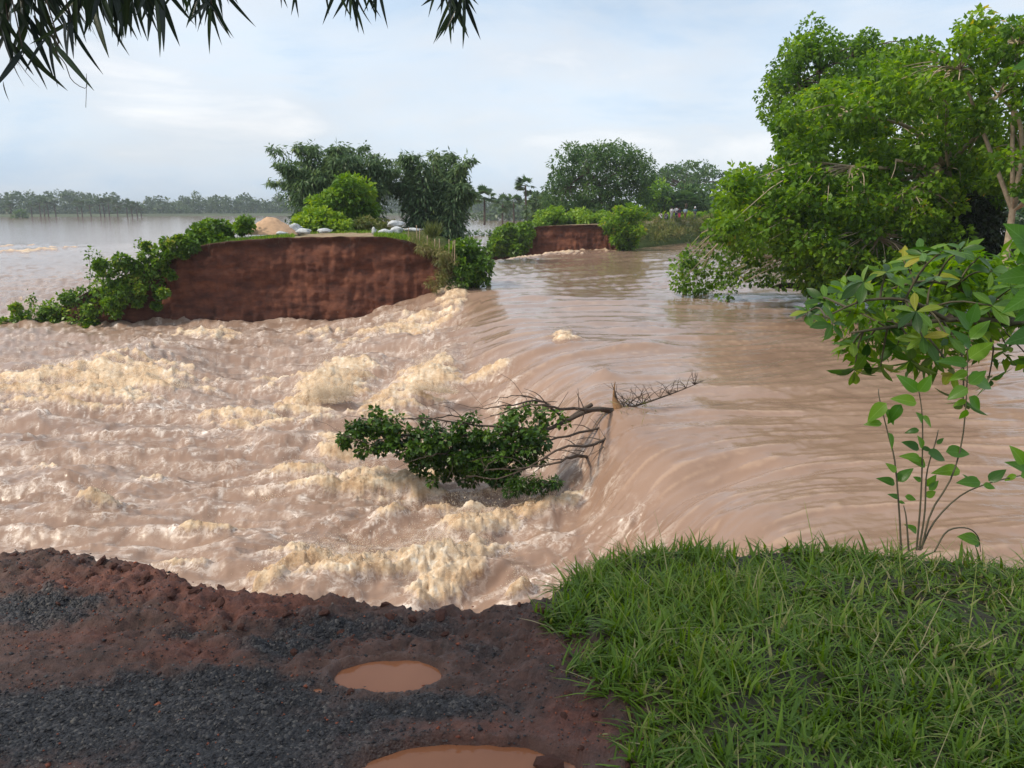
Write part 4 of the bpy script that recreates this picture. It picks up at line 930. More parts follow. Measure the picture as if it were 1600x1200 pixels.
# ================================================================== RIGHT BANK TREES
def at(px, py, Y): return aty(px, py, Y)
ex2 = poly_clumps([(1120, 350), (1200, 300), (1330, 280), (1470, 300), (1490, 420), (1400, 440), (1270, 440), (1230, 400)], 80, 27, 28.5, 19, 77, gaps=.15, jit=10)
ex = poly_clumps([(1052, 440), (1062, 400), (1105, 372), (1180, 372), (1236, 395), (1240, 440), (1190, 446), (1150, 452), (1100, 466), (1050, 460)], 40, 34.5, 37, 17, 71)
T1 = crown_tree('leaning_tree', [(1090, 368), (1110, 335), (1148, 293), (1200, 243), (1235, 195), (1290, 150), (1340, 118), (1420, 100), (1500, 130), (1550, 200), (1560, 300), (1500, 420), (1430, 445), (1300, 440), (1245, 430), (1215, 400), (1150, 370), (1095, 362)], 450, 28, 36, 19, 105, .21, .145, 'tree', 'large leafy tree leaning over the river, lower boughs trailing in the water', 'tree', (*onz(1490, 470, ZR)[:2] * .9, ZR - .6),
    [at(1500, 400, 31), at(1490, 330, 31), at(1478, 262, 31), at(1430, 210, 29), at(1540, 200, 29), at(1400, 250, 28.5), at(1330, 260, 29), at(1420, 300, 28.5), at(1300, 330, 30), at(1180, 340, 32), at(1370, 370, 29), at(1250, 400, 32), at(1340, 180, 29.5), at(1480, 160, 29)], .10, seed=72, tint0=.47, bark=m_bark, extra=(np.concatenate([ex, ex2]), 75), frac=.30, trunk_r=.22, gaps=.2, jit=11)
crown_tree('background_tree', [(1206, 130), (1220, 92), (1256, 56), (1315, 50), (1372, 68), (1440, 70), (1450, 170), (1340, 220), (1270, 235), (1212, 215)], 150, 40, 46, 17, 110, .22, .15, 'tree', 'darker tree crown showing above and behind the leaning tree', 'tree', (*at(1420, 440, 46)[:2], ZR - .5), [at(1410, 330, 45), at(1380, 220, 44.5), at(1340, 150, 44), at(1280, 110, 44), at(1250, 130, 44), at(1330, 90, 44)], .11, seed=73, tint0=.30, bark=m_dbark, trunk_r=.3, gaps=.25, jit=9)
crown_tree('slender_tree', [(1392, 130), (1400, 95), (1440, 68), (1480, 72), (1520, 32), (1580, 15), (1680, 0), (1760, 60), (1740, 300), (1660, 330), (1600, 290), (1560, 240), (1500, 170)], 230, 23, 28, 18, 75, .18, .125, 'tree', 'tall slender tree with a pale leaning trunk at the right edge', 'tree', (*at(1556, 520, 25)[:2], ZR - .4), [at(1568, 430, 25), at(1582, 330, 25), at(1598, 240, 25), at(1560, 150, 25), at(1640, 150, 25), at(1500, 110, 25.5), at(1590, 70, 25)], .075, seed=74, tint0=.5, bark=m_bark, trunk_r=.15, gaps=.18, jit=9)
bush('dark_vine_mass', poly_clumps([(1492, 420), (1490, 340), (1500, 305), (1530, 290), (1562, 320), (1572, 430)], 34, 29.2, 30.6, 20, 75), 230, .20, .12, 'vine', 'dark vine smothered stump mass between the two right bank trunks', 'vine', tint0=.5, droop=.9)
# low scrub along the right bank under the trees
bush('bank_thicket', poly_clumps([(1245, 440), (1260, 395), (1400, 380), (1580, 400), (1640, 480), (1400, 470), (1300, 458)], 46, 30, 33, 22, 76), 120, .26, .17, 'tree', 'shadowy thicket at the waterline under the leaning tree', 'thicket', tint0=.32, base=(*at(1420, 440, 32)[:2], ZR - .3))
lg = spline([at(1205, 449, 36.3), at(1235, 446, 36), at(1262, 452, 35.8)], 8); V, Q = tubes([(lg, np.array((.05, .10, .13, .14, .13, .14, .12, .08)))], 8); lg_o = empty('floating_log', lg[0]); part('log', V, Q, m_dbark, lg_o, smooth=True)
V, Q = tubes([limb(lg[3], lg[3] + (-.35, .05, .32), .035, .012, 5), limb(lg[5], lg[5] + (.25, 0, .28), .03, .01, 5)], 5); part('broken_branch', V, Q, m_dbark, lg_o, smooth=True); tag(lg_o, 'dark waterlogged trunk lying at the waterline under the trailing boughs', 'log')

# ================================================================== FALLEN TREE in the breach
def wat(px, py, dz=0.0, z=-2.9):
    return onz(px, py, z) + (0, 0, dz)
YB = onz(985, 650, -2.6)[1]
def ft(px, py, dy=0.0): return aty(px, py, YB + dy)
root = empty('fallen_tree', ft(985, 660)); tag(root, 'uprooted tree lying across the breach, leafy crown trailing left in the rapids', 'fallen tree')
main = [(spline([ft(985, 658), ft(958, 644, -.1), ft(925, 640, -.2), ft(880, 660, -.5), ft(840, 675, -.8), ft(760, 680, -1.0), ft(660, 680, -1.1), ft(580, 680, -1.0)], 26), np.linspace(.066, .016, 26))]
V, Q = tubes(main, 8); part('trunk', V, Q, m_dbark, root, smooth=True)
br = []
for pts, r0 in [([(958, 640), (900, 630), (860, 632), (820, 640), (770, 655)], .045), ([(925, 632), (860, 665), (800, 670), (720, 660), (640, 655)], .05), ([(986, 660), (930, 690), (880, 715), (800, 740), (720, 750)], .042), ([(984, 658), (900, 680), (830, 700), (770, 730)], .036), ([(880, 655), (840, 635), (790, 630), (740, 645)], .03), ([(840, 675), (800, 700), (760, 735)], .035), ([(760, 680), (700, 700), (650, 715)], .03), ([(660, 680), (600, 660), (560, 645)], .02), ([(660, 680), (590, 695), (535, 690)], .02), ([(935, 722), (915, 714), (880, 718), (830, 728), (760, 736)], .045), ([(955, 700), (900, 712), (850, 722)], .03), ([(740, 645), (690, 650), (620, 655)], .018), ([(860, 632), (800, 622), (740, 640)], .014), ([(985, 660), (950, 690), (925, 712)], .02)]:
    d0 = RNG.uniform(-2.0, -.9); c_ = spline([ft(a + RNG.normal(0, 4) * (i > 0), b + RNG.normal(0, 5) * (i > 0), d0 * (i > 0) * min(1, i * .6)) for i, (a, b) in enumerate(pts)], 16); c_[1:] += RNG.normal(0, .018, (15, 3)); br.append((c_, np.linspace(r0 * .85, r0 * .2, 16)))
sub_tw = []
for c_, r_ in br + main:
    for _ in range(7):
        k_ = RNG.integers(3, len(c_)); d = unit(np.array((RNG.normal(-.7, .5), RNG.normal(-.1, .5), RNG.normal(.0, .5)))); L_ = RNG.uniform(.25, .8); sub_tw.append(limb(c_[k_], c_[k_] + d * L_, min(.012, r_[k_] * .6), .003, 6, wig=.12))
V, Q = tubes(sub_tw, 4); part('side_twigs', V, Q, m_dbark, root, smooth=True)['kind'] = 'stuff'
for q_ in br:
    V, Q = tubes([q_], 6); part('branch', V, Q, m_dbark, root, smooth=True)
# bare dead boughs on the upstream side
dead = [(spline([ft(968, 640), ft(1000, 632, .1), ft(1050, 615, .2), ft(1098, 596, .3)], 12), np.linspace(.032, .006, 12))]
for _ in range(46):
    k_ = RNG.integers(1, 11); b = dead[0][0][k_]; L_ = RNG.uniform(.2, .75) * (1.15 - k_ / 14); d = unit(np.array((RNG.normal(-.05, .55), RNG.normal(0, .4), RNG.normal(.55, .45)))); dead.append(limb(b, b + d * L_, .009, .003, 5))
    if RNG.random() < .6: e0 = b + d * L_ * .6; dead.append(limb(e0, e0 + unit(d + RNG.normal(0, .6, 3)) * L_ * .5, .005, .002, 4))
for q0, q1 in [((958, 640), (964, 600)), ((966, 645), (955, 598)), ((860, 655), (888, 612)), ((905, 640), (903, 606))]: dead.append(limb(ft(*q0), ft(*q1), .028 if q0[0] == 966 else .012, .004, 6, 0))
V, Q = tubes(dead[:1], 6); part('dead_bough', V, Q, m_dbark, root, smooth=True)
V, Q = tubes(dead[1:], 5); part('dead_twigs', V, Q, m_dbark, root, smooth=True)['kind'] = 'stuff'
V, Q = tubes([(spline([ft(972, 655), ft(963, 632), ft(959, 618), ft(961, 596)], 9), np.array((.10, .11, .10, .08, .055, .03, .022, .016, .008)))], 7); part('broken_stub', V, Q, plain_mat('torn_wood', (.26, .145, .07), .8, .4, 12, .01), root, smooth=True)
# straw and trash caught on the butt
k_ = 420; V, Q, A = leaves(ft(984, 653) + RNG.normal(0, 1, (k_, 3)) * (.26, .2, .15), RNG.normal(0, 1, (k_, 3)), RNG.uniform(.12, .45, k_), .018, .6 + .4 * RNG.random(k_), .4); part('caught_straw', V, Q, LM['dry'], root, A)
cl = np.concatenate([poly_clumps([(528, 692), (540, 672), (570, 655), (610, 660), (650, 672), (645, 705), (570, 702)], 34, YB - 1.3, YB - .6, 9, 81, gaps=.15, jit=5), poly_clumps([(630, 715), (640, 672), (700, 664), (770, 664), (840, 676), (862, 700), (800, 735), (740, 742), (680, 738)], 130, YB - 1.5, YB - .5, 11, 82, gaps=.45, jit=8), poly_clumps([(760, 735), (800, 735), (810, 752), (775, 760)], 8, YB - 1.5, YB - 1.2, 9, 83)])
G = [clump_leaves(cl, 62, .095, .065, .58, droop=.5)]
up = poly_clumps([(770, 650), (800, 630), (850, 635), (885, 645), (880, 665), (820, 665), (770, 668)], 20, YB - .8, YB - .2, 9, 84); G.append(clump_leaves(up, 22, .11, .08, .8, droop=.3))
up = poly_clumps([(560, 660), (580, 640), (620, 650), (640, 668), (600, 672)], 12, YB - 1.2, YB - .6, 9, 85); G.append(clump_leaves(up, 20, .10, .075, .7, droop=.3))
V, Q, A = join(*G); part('foliage', V, Q, LM['wet'], root, A)
mo = poly_clumps([(792, 772), (800, 752), (850, 745), (870, 752), (840, 770)], 12, YB - 2.0, YB - 1.7, 10, 86); V, Q, A = clump_leaves(mo, 90, .10, .03, .45, droop=.6); o = part('trailing_weed', V, Q, LM['wet'], root, A)

# ================================================================== NEAR RIGHT: leafy bough and sapling
def leaf_mesh(name, w, ns=7, bend=.25, fold=.18, shape='ovate', mat=None):
    """unit-length leaf along +X, curved down, midrib fold"""
    t = np.linspace(0, 1, ns)
    if shape == 'ovate': hw = w * .5 * np.sin(math.pi * t ** .72) ** .85 * (1 - .25 * t)
    elif shape == 'lance': hw = w * .5 * np.sin(math.pi * t ** .62) ** .8
    else: hw = w * .5 * np.sin(math.pi * t ** 1.25) ** .8
    hw[0] = .012; hw[-1] = .002
    z = -bend * t ** 2; V = []
    for i in range(ns): V += [(t[i], -hw[i], z[i] + fold * hw[i]), (t[i], 0, z[i]), (t[i], hw[i], z[i] + fold * hw[i])]
    Fq = []
    for i in range(ns - 1):
        a = i * 3; Fq += [(a, a + 1, a + 4, a + 3), (a + 1, a + 2, a + 5, a + 4)]
    me = bpy.data.meshes.new(name); me.from_pydata(V, [], Fq); me.materials.append(mat)
    me.polygons.foreach_set('use_smooth', np.ones(len(Fq), dtype=bool)); me.update(); return me
def obj_leaf_mat(name, stops, trans, rough=.35):
    m, n, l, p, out = new_mat(name); oi = n.new('ShaderNodeObjectInfo')
    c = ramp(n, l, oi.outputs['Random'], stops)
    tc = n.new('ShaderNodeTexCoord'); sx_ = n.new('ShaderNodeSeparateXYZ'); l.new(tc.outputs['Object'], sx_.inputs[0])
    ab = math_n(n, l, 'ABSOLUTE', sx_.outputs[1]); vein = math_n(n, l, 'LESS_THAN', ab, .012)
    sd = math_n(n, l, 'SINE', math_n(n, l, 'MULTIPLY', math_n(n, l, 'ADD', math_n(n, l, 'MULTIPLY', ab, -1.2), sx_.outputs[0]), 55.0))
    vn = math_n(n, l, 'MAXIMUM', vein, math_n(n, l, 'MULTIPLY', math_n(n, l, 'GREATER_THAN', sd, .88), .5))
    hs = nd(n, 'ShaderNodeHueSaturation', Saturation=.85, Value=1.5); l.new(c, hs.inputs['Color'])
    c = mixc(n, l, math_n(n, l, 'MULTIPLY', vn, .6), c, hs.outputs[0])
    l.new(c, p.inputs['Base Color']); p.inputs['Roughness'].default_value = rough; p.inputs['Specular IOR Level'].default_value = .4
    t = n.new('ShaderNodeBsdfTranslucent'); h2 = nd(n, 'ShaderNodeHueSaturation', Saturation=1.15, Value=1.7); l.new(c, h2.inputs['Color']); l.new(h2.outputs[0], t.inputs['Color'])
    mx = n.new('ShaderNodeMixShader'); mx.inputs[0].default_value = trans; l.new(p.outputs[0], mx.inputs[1]); l.new(t.outputs[0], mx.inputs[2]); l.new(mx.outputs[0], out.inputs['Surface'])
    return m
m_big = obj_leaf_mat('bough_leaf', [(0, (.024, .066, .012)), (.4, (.055, .135, .014)), (.8, (.115, .230, .020)), (.93, (.18, .28, .025)), (1, (.34, .30, .035))], .42)
m_sap = obj_leaf_mat('sapling_leaf', [(0, (.040, .110, .016)), (.5, (.080, .195, .022)), (1, (.15, .28, .026))], .45)
m_bmb = obj_leaf_mat('bamboo_frond_leaf', [(0, (.010, .018, .014)), (.5, (.018, .032, .020)), (1, (.040, .066, .022))], .22, .3)
BIG = [leaf_mesh('bough_leaf', w, 6, b, .2, 'obov', m_big) for w, b in ((.36, .18), (.40, .30), (.32, .10))]
SAP = [leaf_mesh('sapling_leaf', w, 8, b, .3, 'ovate', m_sap) for w, b in ((.62, .22), (.55, .35), (.68, .12))]
BMB = [leaf_mesh('bamboo_leaf', w, 6, b, .25, 'lance', m_bmb) for w, b in ((.10, .10), (.085, .22), (.115, .05))]
def put_leaf(me, base, d, up, L, parent, name='leaf'):
    d = Vector(d).normalized(); u = Vector(up); s = u.cross(d)
    if s.length < 1e-4: s = Vector((1, 0, 0)).cross(d)
    s.normalize(); u = d.cross(s)
    M = Matrix(((d.x, s.x, u.x, 0), (d.y, s.y, u.y, 0), (d.z, s.z, u.z, 0), (0, 0, 0, 1)))
    o = bpy.data.objects.new(name, me); COL.objects.link(o); o.parent = parent
    o.matrix_local = Matrix.Translation(Vector(base) - Vector(parent.location)) @ M @ Matrix.Scale(L, 4)
    return o
m_twig = plain_mat('green_twig', (.10, .085, .05), .7, .3, 20)
# --- leafy bough hanging in from the right
WH = [(1262, 488), (1290, 470), (1318, 452), (1350, 440), (1385, 428), (1412, 408), (1442, 398), (1472, 392), (1502, 392), (1532, 400), (1550, 424), (1385, 468), (1422, 448), (1462, 436), (1502, 436), (1300, 508), (1342, 488), (1384, 502), (1432, 488), (1476, 478), (1522, 468), (1332, 538), (1362, 528), (1402, 540), (1442, 528), (1482, 528), (1335, 578), (1376, 572), (1424, 562), (1458, 556), (1505, 625), (1524, 520), (1550, 478), (1350, 560), (1580, 450), (1590, 510), (1575, 545), (1545, 590), (1600, 470), (1490, 580), (1610, 560)]
rb = np.array((5.6, 5.6, -1.2)); root = empty('leafy_bough', rb); tag(root, 'near bough of large glossy leaves in whorls reaching in from the right', 'bough')
tr = [(spline([rb, rb + (-.2, -.1, 1.2), aty(1640, 520, 5.5), aty(1560, 500, 5.4)], 12), np.linspace(.06, .03, 12)), (spline([aty(1560, 500, 5.4), aty(1480, 500, 5.3), aty(1400, 510, 5.2), aty(1330, 520, 5.1)], 12), np.linspace(.022, .008, 12)), (spline([aty(1560, 500, 5.4), aty(1500, 450, 5.5), aty(1440, 440, 5.5), aty(1380, 455, 5.5)], 12), np.linspace(.02, .007, 12)), (spline([aty(1480, 500, 5.3), aty(1420, 470, 5.1), aty(1350, 470, 5.1), aty(1290, 495, 5.1)], 12), np.linspace(.015, .006, 12))]
V, Q = tubes(tr, 6); part('branch', V, Q, m_twig, root, smooth=True)
fk = np.concatenate([t_[0][2:] for t_ in tr[1:]])
tw = []
for i, (px, py) in enumerate(WH):
    c = aty(px, py, 5.2 + RNG.uniform(-.35, .45)); j = np.linalg.norm(fk - c, axis=1).argmin(); tw.append(limb(fk[j], c, .008, .005, 6))
    low = py > 555; ax = unit(np.array((RNG.normal(-.3, .3), RNG.normal(-.25, .3), -.5 if low else .8)))
    s1 = unit(np.cross(ax, (.3, .2, .9))); s2 = np.cross(ax, s1)
    for k_ in range(7):
        a = k_ * 2.4 + RNG.uniform(0, .5); d = s1 * math.cos(a) + s2 * math.sin(a) + ax * RNG.uniform(.05, .55) + np.array((0, 0, -.12))
        put_leaf(BIG[RNG.integers(3)], c + ax * RNG.uniform(-.02, .02), d, ax + RNG.normal(0, .25, 3), RNG.uniform(.115, .19), root)
V, Q = tubes(tw, 5); part('twig', V, Q, m_twig, root, smooth=True)['kind'] = 'stuff'
# inner leaves of the bough, deeper in its shade
cl = poly_clumps([(1270, 500), (1340, 455), (1420, 415), (1530, 400), (1620, 420), (1620, 540), (1500, 560), (1400, 560), (1320, 540)], 40, 5.3, 6.2, 30, 91); V, Q, A = clump_leaves(cl, 30, .13, .05, .45, droop=.3); o = part('inner_foliage', V, Q, LM['tree'], root, A); o['kind'] = 'stuff'
# --- sapling on the grass edge
sb = onz(1432, 862, .06); YS = sb[1]; root = empty('sapling', sb); tag(root, 'slim sapling with pointed oval leaves on the grassy water edge', 'sapling')
def sp_(px, py, dy=0.0): return aty(px, py, YS + dy)
ST = [[(1408, 860), (1405, 800), (1398, 720), (1388, 680), (1374, 622), (1373, 608)], [(1432, 860), (1438, 790), (1441, 720), (1441, 650), (1434, 600)], [(1436, 860), (1445, 800), (1448, 740), (1462, 690), (1466, 672)], [(1440, 858), (1455, 800), (1485, 750), (1503, 690), (1510, 620), (1512, 560), (1516, 500)], [(1438, 860), (1460, 815), (1500, 775), (1545, 755), (1600, 742), (1640, 735)], [(1460, 862), (1480, 830), (1510, 825), (1528, 838), (1532, 862)], [(1420, 862), (1416, 810), (1412, 790)]]
stems = [(spline([sp_(a, b, .04 * k_) for k_, (a, b) in enumerate(s_)], 16), np.linspace(.0046, .0020, 16)) for s_ in ST]
for s_ in stems: V, Q = tubes([s_], 6); part('stem', V, Q, m_twig, root, smooth=True)
# px, py of leaf base, px, py of its tip
SL = [(1385, 630, 1356, 656), (1378, 662, 1354, 660), (1388, 676, 1396, 702), (1384, 640, 1400, 662), (1434, 612, 1408, 588), (1436, 612, 1455, 588), (1432, 630, 1398, 620), (1408, 632, 1388, 660), (1441, 660, 1434, 645), (1441, 650, 1458, 666), (1436, 672, 1416, 674), (1441, 700, 1436, 682), (1440, 700, 1458, 704), (1464, 694, 1474, 684), (1436, 702, 1412, 690), (1450, 708, 1480, 716), (1438, 718, 1414, 710), (1446, 726, 1424, 718), (1478, 706, 1516, 706), (1500, 735, 1466, 734), (1400, 738, 1386, 724), (1402, 752, 1424, 732), (1398, 756, 1378, 746), (1440, 752, 1428, 745), (1448, 760, 1462, 744), (1404, 778, 1392, 772), (1404, 784, 1414, 786), (1414, 776, 1432, 780), (1452, 766, 1466, 752), (1446, 776, 1462, 768), (1532, 754, 1500, 752), (1520, 762, 1514, 742), (1536, 758, 1555, 762), (1545, 752, 1570, 734), (1588, 742, 1570, 750), (1595, 745, 1616, 740), (1600, 725, 1585, 700), (1608, 738, 1584, 720), (1528, 845, 1500, 838), (1530, 852, 1512, 835), (1432, 832, 1422, 820), (1512, 606, 1482, 622), (1514, 600, 1540, 580), (1512, 570, 1480, 560), (1514, 560, 1544, 540), (1515, 545, 1498, 520), (1516, 530, 1540, 505), (1516, 515, 1500, 490), (1512, 590, 1548, 600), (1512, 580, 1490, 590), (1516, 505, 1525, 480), (1514, 620, 1535, 640), (1510, 626, 1490, 632), (1511, 640, 1500, 655)]
for k_, (a, b, c, d) in enumerate(SL):
    pb = sp_(a, b, .05 + .02 * (k_ % 5)); dy_ = .05 + .02 * (k_ % 5); dirv = sp_(c, d, dy_ + RNG.uniform(-.025, .015)) - pb; L_ = np.linalg.norm(dirv) * 1.08
    if b < 600 and a > 1470: L_ *= 1.2
    put_leaf(SAP[k_ % 3], pb, dirv, (RNG.normal(0, .35), -.75, .7), L_, root)
# --- broad leaves of a shrub at the right edge, close to the lens
rb = np.array((2.75, 3.0, -.2)); root = empty('edge_shrub', rb); tag(root, 'shrub with broad light green leaves cut off by the right edge', 'shrub')
st = [(spline([rb, aty(1680, 800, 3.1), aty(1640, 600, 3.1), aty(1625, 420, 3.1), aty(1630, 300, 3.1), aty(1640, 90, 3.1)], 20), np.linspace(.012, .004, 20))]; V, Q = tubes(st, 6); part('stem', V, Q, m_twig, root, smooth=True)
for a, b, c, d in [(1625, 400, 1578, 350), (1626, 380, 1590, 410), (1625, 430, 1560, 432), (1628, 450, 1580, 480), (1630, 470, 1590, 500), (1632, 340, 1600, 310), (1640, 95, 1588, 100), (1640, 110, 1605, 150), (1630, 520, 1580, 530), (1636, 180, 1612, 215), (1630, 360, 1580, 385)]:
    pb = aty(a, b, 3.1); dv = aty(c, d, 3.1 + RNG.uniform(-.04, .03)) - pb; put_leaf(SAP[RNG.integers(3)], pb, dv, (RNG.normal(0, .3), -.8, .6), np.linalg.norm(dv) * 1.05, root)

# ================================================================== NEAR GROUND: grass, chips, clods
m_grass = leaf_mat('grass_blade', [(0, (.028, .055, .009)), (.35, (.085, .165, .018)), (.7, (.165, .270, .030)), (.85, (.24, .28, .06)), (1, (.42, .36, .20))], .38, .42)
def blades(P, L, W, lean, az, tint, curl):
    n_ = len(P); t = np.array((0, .35, .7, 1.0)); dirh = np.c_[np.cos(az), np.sin(az), np.zeros(n_)]; side = np.c_[-np.sin(az), np.cos(az), np.zeros(n_)]
    V = np.zeros((n_, 8, 3))
    for i, tt_ in enumerate(t):
        h = L * (np.cos(lean) * tt_ - curl * tt_ ** 2 * .5); r = L * (np.sin(lean) * tt_ + curl * tt_ ** 2 * .55)
        c = P + dirh * r[:, None] + np.array((0, 0, 1)) * h[:, None]; w = (W * (1 - tt_ ** 2.2) * .5 + .0004)[:, None]
        V[:, i * 2] = c - side * w; V[:, i * 2 + 1] = c + side * w
    Q = np.array([(0, 1, 3, 2), (2, 3, 5, 4), (4, 5, 7, 6)]); Fq = (np.arange(n_)[:, None, None] * 8 + Q[None]).reshape(-1, 4)
    return V.reshape(-1, 3), Fq, {'tint': np.repeat(tint, 8)}
def grass_patch(n_tuft, seed, per, L0, L1_, x1=3.4):
    rs = np.random.default_rng(seed); P, T0 = [], []
    while len(P) < n_tuft:
        x = rs.uniform(-.2, x1); y = rs.uniform(1.2, 4.1)
        if y > edge_y(x) + .03 or x < grass_x(y) + .02 + .20 * perlin(np.array(y * 4.), np.array(.5), 8): continue
        dens = .62 + 1.3 * fbm(np.array(x * 1.9), np.array(y * 1.9), 701, 3)
        if rs.random() > dens + .12: continue
        P.append((x, y)); T0.append(0)
    P = np.array(P); z = ground_h(P[:, 0], P[:, 1]) - .015
    i = np.repeat(np.arange(len(P)), per); k_ = len(i)
    xy = P[i] + rs.normal(0, .018, (k_, 2)); lush = np.exp(-((P[:, 0] - .75) / .55) ** 2 - ((P[:, 1] - 3.0) / .5) ** 2) + .7 * np.exp(-((P[:, 0] - .65) / .25) ** 2 - ((P[:, 1] - 2.3) / .3) ** 2)
    dryness = sstep(.6, 2.0, P[:, 0]) * .55 + .40 * fbm(P[:, 0] * 1.4, P[:, 1] * 1.4, 702, 3)
    az0 = rs.uniform(0, 2 * math.pi, len(P)); lean0 = np.abs(rs.normal(.60, .40, len(P))) + .45 * dryness.clip(0, 1)
    L = (rs.uniform(L0, L1_, len(P))[i] * (1 + .35 * lush[i]) * rs.uniform(.5, 1.15, k_))
    tint = (.46 + .16 * lush[i] - .06 * dryness[i] + rs.normal(0, .16, k_)).clip(0, .84); dry = rs.random(k_) < (.03 + .30 * dryness[i].clip(0, 1)); tint[dry] = rs.uniform(.84, 1.0, dry.sum())
    return blades(np.c_[xy, z[i]], L, rs.uniform(.0045, .0125, k_), (lean0[i] + rs.normal(0, .28, k_)).clip(0, 1.35), az0[i] + rs.normal(0, .9, k_), tint, rs.uniform(.1, 1.0, k_))
g1 = grass_patch(3600, 1, 7, .075, .155); g2 = grass_patch(5200, 2, 6, .04, .10)
rs = np.random.default_rng(9); k_ = 170; xx = rs.uniform(.45, 3.2, k_); yy = np.minimum(rs.uniform(1.4, 3.6, k_), edge_y(xx) - .03); keep = xx > grass_x(yy) + .15; xx, yy = xx[keep], yy[keep]; k_ = len(xx)
g3 = blades(np.c_[xx, yy, ground_h(xx, yy) + .03], rs.uniform(.18, .42, k_), rs.uniform(.002, .004, k_), rs.uniform(.7, 1.4, k_), rs.uniform(0, 6.28, k_), rs.uniform(.8, 1, k_), rs.uniform(0, .6, k_))
k_ = 420; xx = rs.uniform(.2, 3.2, k_); yy = np.minimum(rs.uniform(1.4, 3.6, k_), edge_y(xx) - .02); keep = xx > grass_x(yy) + .02; xx, yy = xx[keep], yy[keep]; k_ = len(xx)
g4 = blades(np.c_[xx, yy, ground_h(xx, yy)], rs.uniform(.06, .17, k_), rs.uniform(.012, .022, k_), rs.uniform(.3, 1.2, k_), rs.uniform(0, 6.28, k_), rs.uniform(.3, .85, k_), rs.uniform(.2, 1.0, k_))
V, Q, A = join(g1, g2, g3, g4); o = mesh_np('grass', V, Q, m_grass, attrs=A); tag(o, 'lush green grass on the near bank at the right', 'grass', None, 'stuff')
# loose asphalt chips and red grit
m_chip, n, l, p, out = new_mat('stone_chip'); l.new(ramp(n, l, attr(n, 'tint'), [(0, (.014, .014, .018)), (.45, (.032, .031, .036)), (.7, (.07, .065, .065)), (.8, (.17, .15, .13)), (.82, (.13, .035, .02)), (1, (.27, .075, .035))]), p.inputs['Base Color']); p.inputs['Roughness'].default_value = .75
ok = (dp < .5) & (np.abs(X) < 2.9) & (gturf < .3) & (X < 1.2)
w_ = (ok * (chips * 1.0 + .50)) / np.hypot(X, Y) ** 0.5; w_ = w_ / w_.sum(); k_ = 21000; idx = RNG.choice(len(X), k_, p=w_)
pt = GV[idx] + np.c_[RNG.normal(0, .006, k_), RNG.normal(0, .006, k_), np.full(k_, .0015)]
red_bit = RNG.random(k_) < np.where(chips[idx] > .4, .03, .35); tn = np.where(red_bit, RNG.uniform(.83, 1, k_), RNG.random(k_) ** 1.3 * .8)
inp = np.zeros(k_, bool)
for cx, cy, sx, sy in PUD: inp |= ((pt[:, 0] - cx) / sx) ** 2 + ((pt[:, 1] - cy) / sy) ** 2 < 1.1
o = octs('stone_chips', pt[~inp], (RNG.uniform(.0022, .0055, k_) * (1 + 1.1 * (RNG.random(k_) < .05)))[~inp], tn[~inp], m_chip, RNG.uniform(.6, 1.3, ((~inp).sum(), 1, 3)) * (1, 1, .6)); tag(o, 'loose black asphalt chips and red grit on the broken road', 'gravel', None, 'stuff')
# earth clods along the broken edge
m_clod = plain_mat('red_clod', (.075, .032, .024), .9, .5, 22, .006)
CL = []
for s_ in range(4):
    bm = bmesh.new(); bmesh.ops.create_icosphere(bm, subdivisions=1, radius=1.0)
    for v_ in bm.verts:
        c_ = np.array(v_.co); f = 1 + .30 * float(fbm(np.array(c_[0] * 1.3 + s_ * 7), np.array(c_[1] * 1.3 + c_[2] * 1.7), 800 + s_, 3)) + .12 * float(perlin(np.array(c_[0] * 4 + c_[2] * 3), np.array(c_[1] * 4 + s_), 810)); v_.co *= f; v_.co.z *= .62
    me = bpy.data.meshes.new('clod'); bm.to_mesh(me); bm.free(); me.materials.append(m_clod); CL.append(me)
for i in range(190):
    if i < 130: x = RNG.uniform(-2.9, .45); d_ = abs(RNG.normal(0, .28)); y = edge_y(x) - d_
    else: x = RNG.uniform(.15, .95); y = RNG.uniform(1.6, 3.0); d_ = .5
    if x > grass_x(y) - .03 or any(((x - a) / b) ** 2 + ((y - c) / d) ** 2 < 1.3 for a, c, b, d in PUD): continue
    r = RNG.uniform(.006, .022) * (1.35 if d_ < .15 else .8)
    o = bpy.data.objects.new('clod', CL[i % 4]); COL.objects.link(o); o.parent = ground; o.location = (x, y, float(ground_h(np.array(x), np.array(y))) - r * .05); o.rotation_euler = (RNG.normal(0, .6), RNG.normal(0, .6), RNG.uniform(0, 6.3)); o.scale = (r * RNG.uniform(.8, 1.5), r, r * RNG.uniform(.8, 1.2))
q = onz(858, 1192, -.02); o = bpy.data.objects.new('clod', CL[1]); COL.objects.link(o); o.parent = ground; o.location = q; o.scale = (.055, .035, .03)

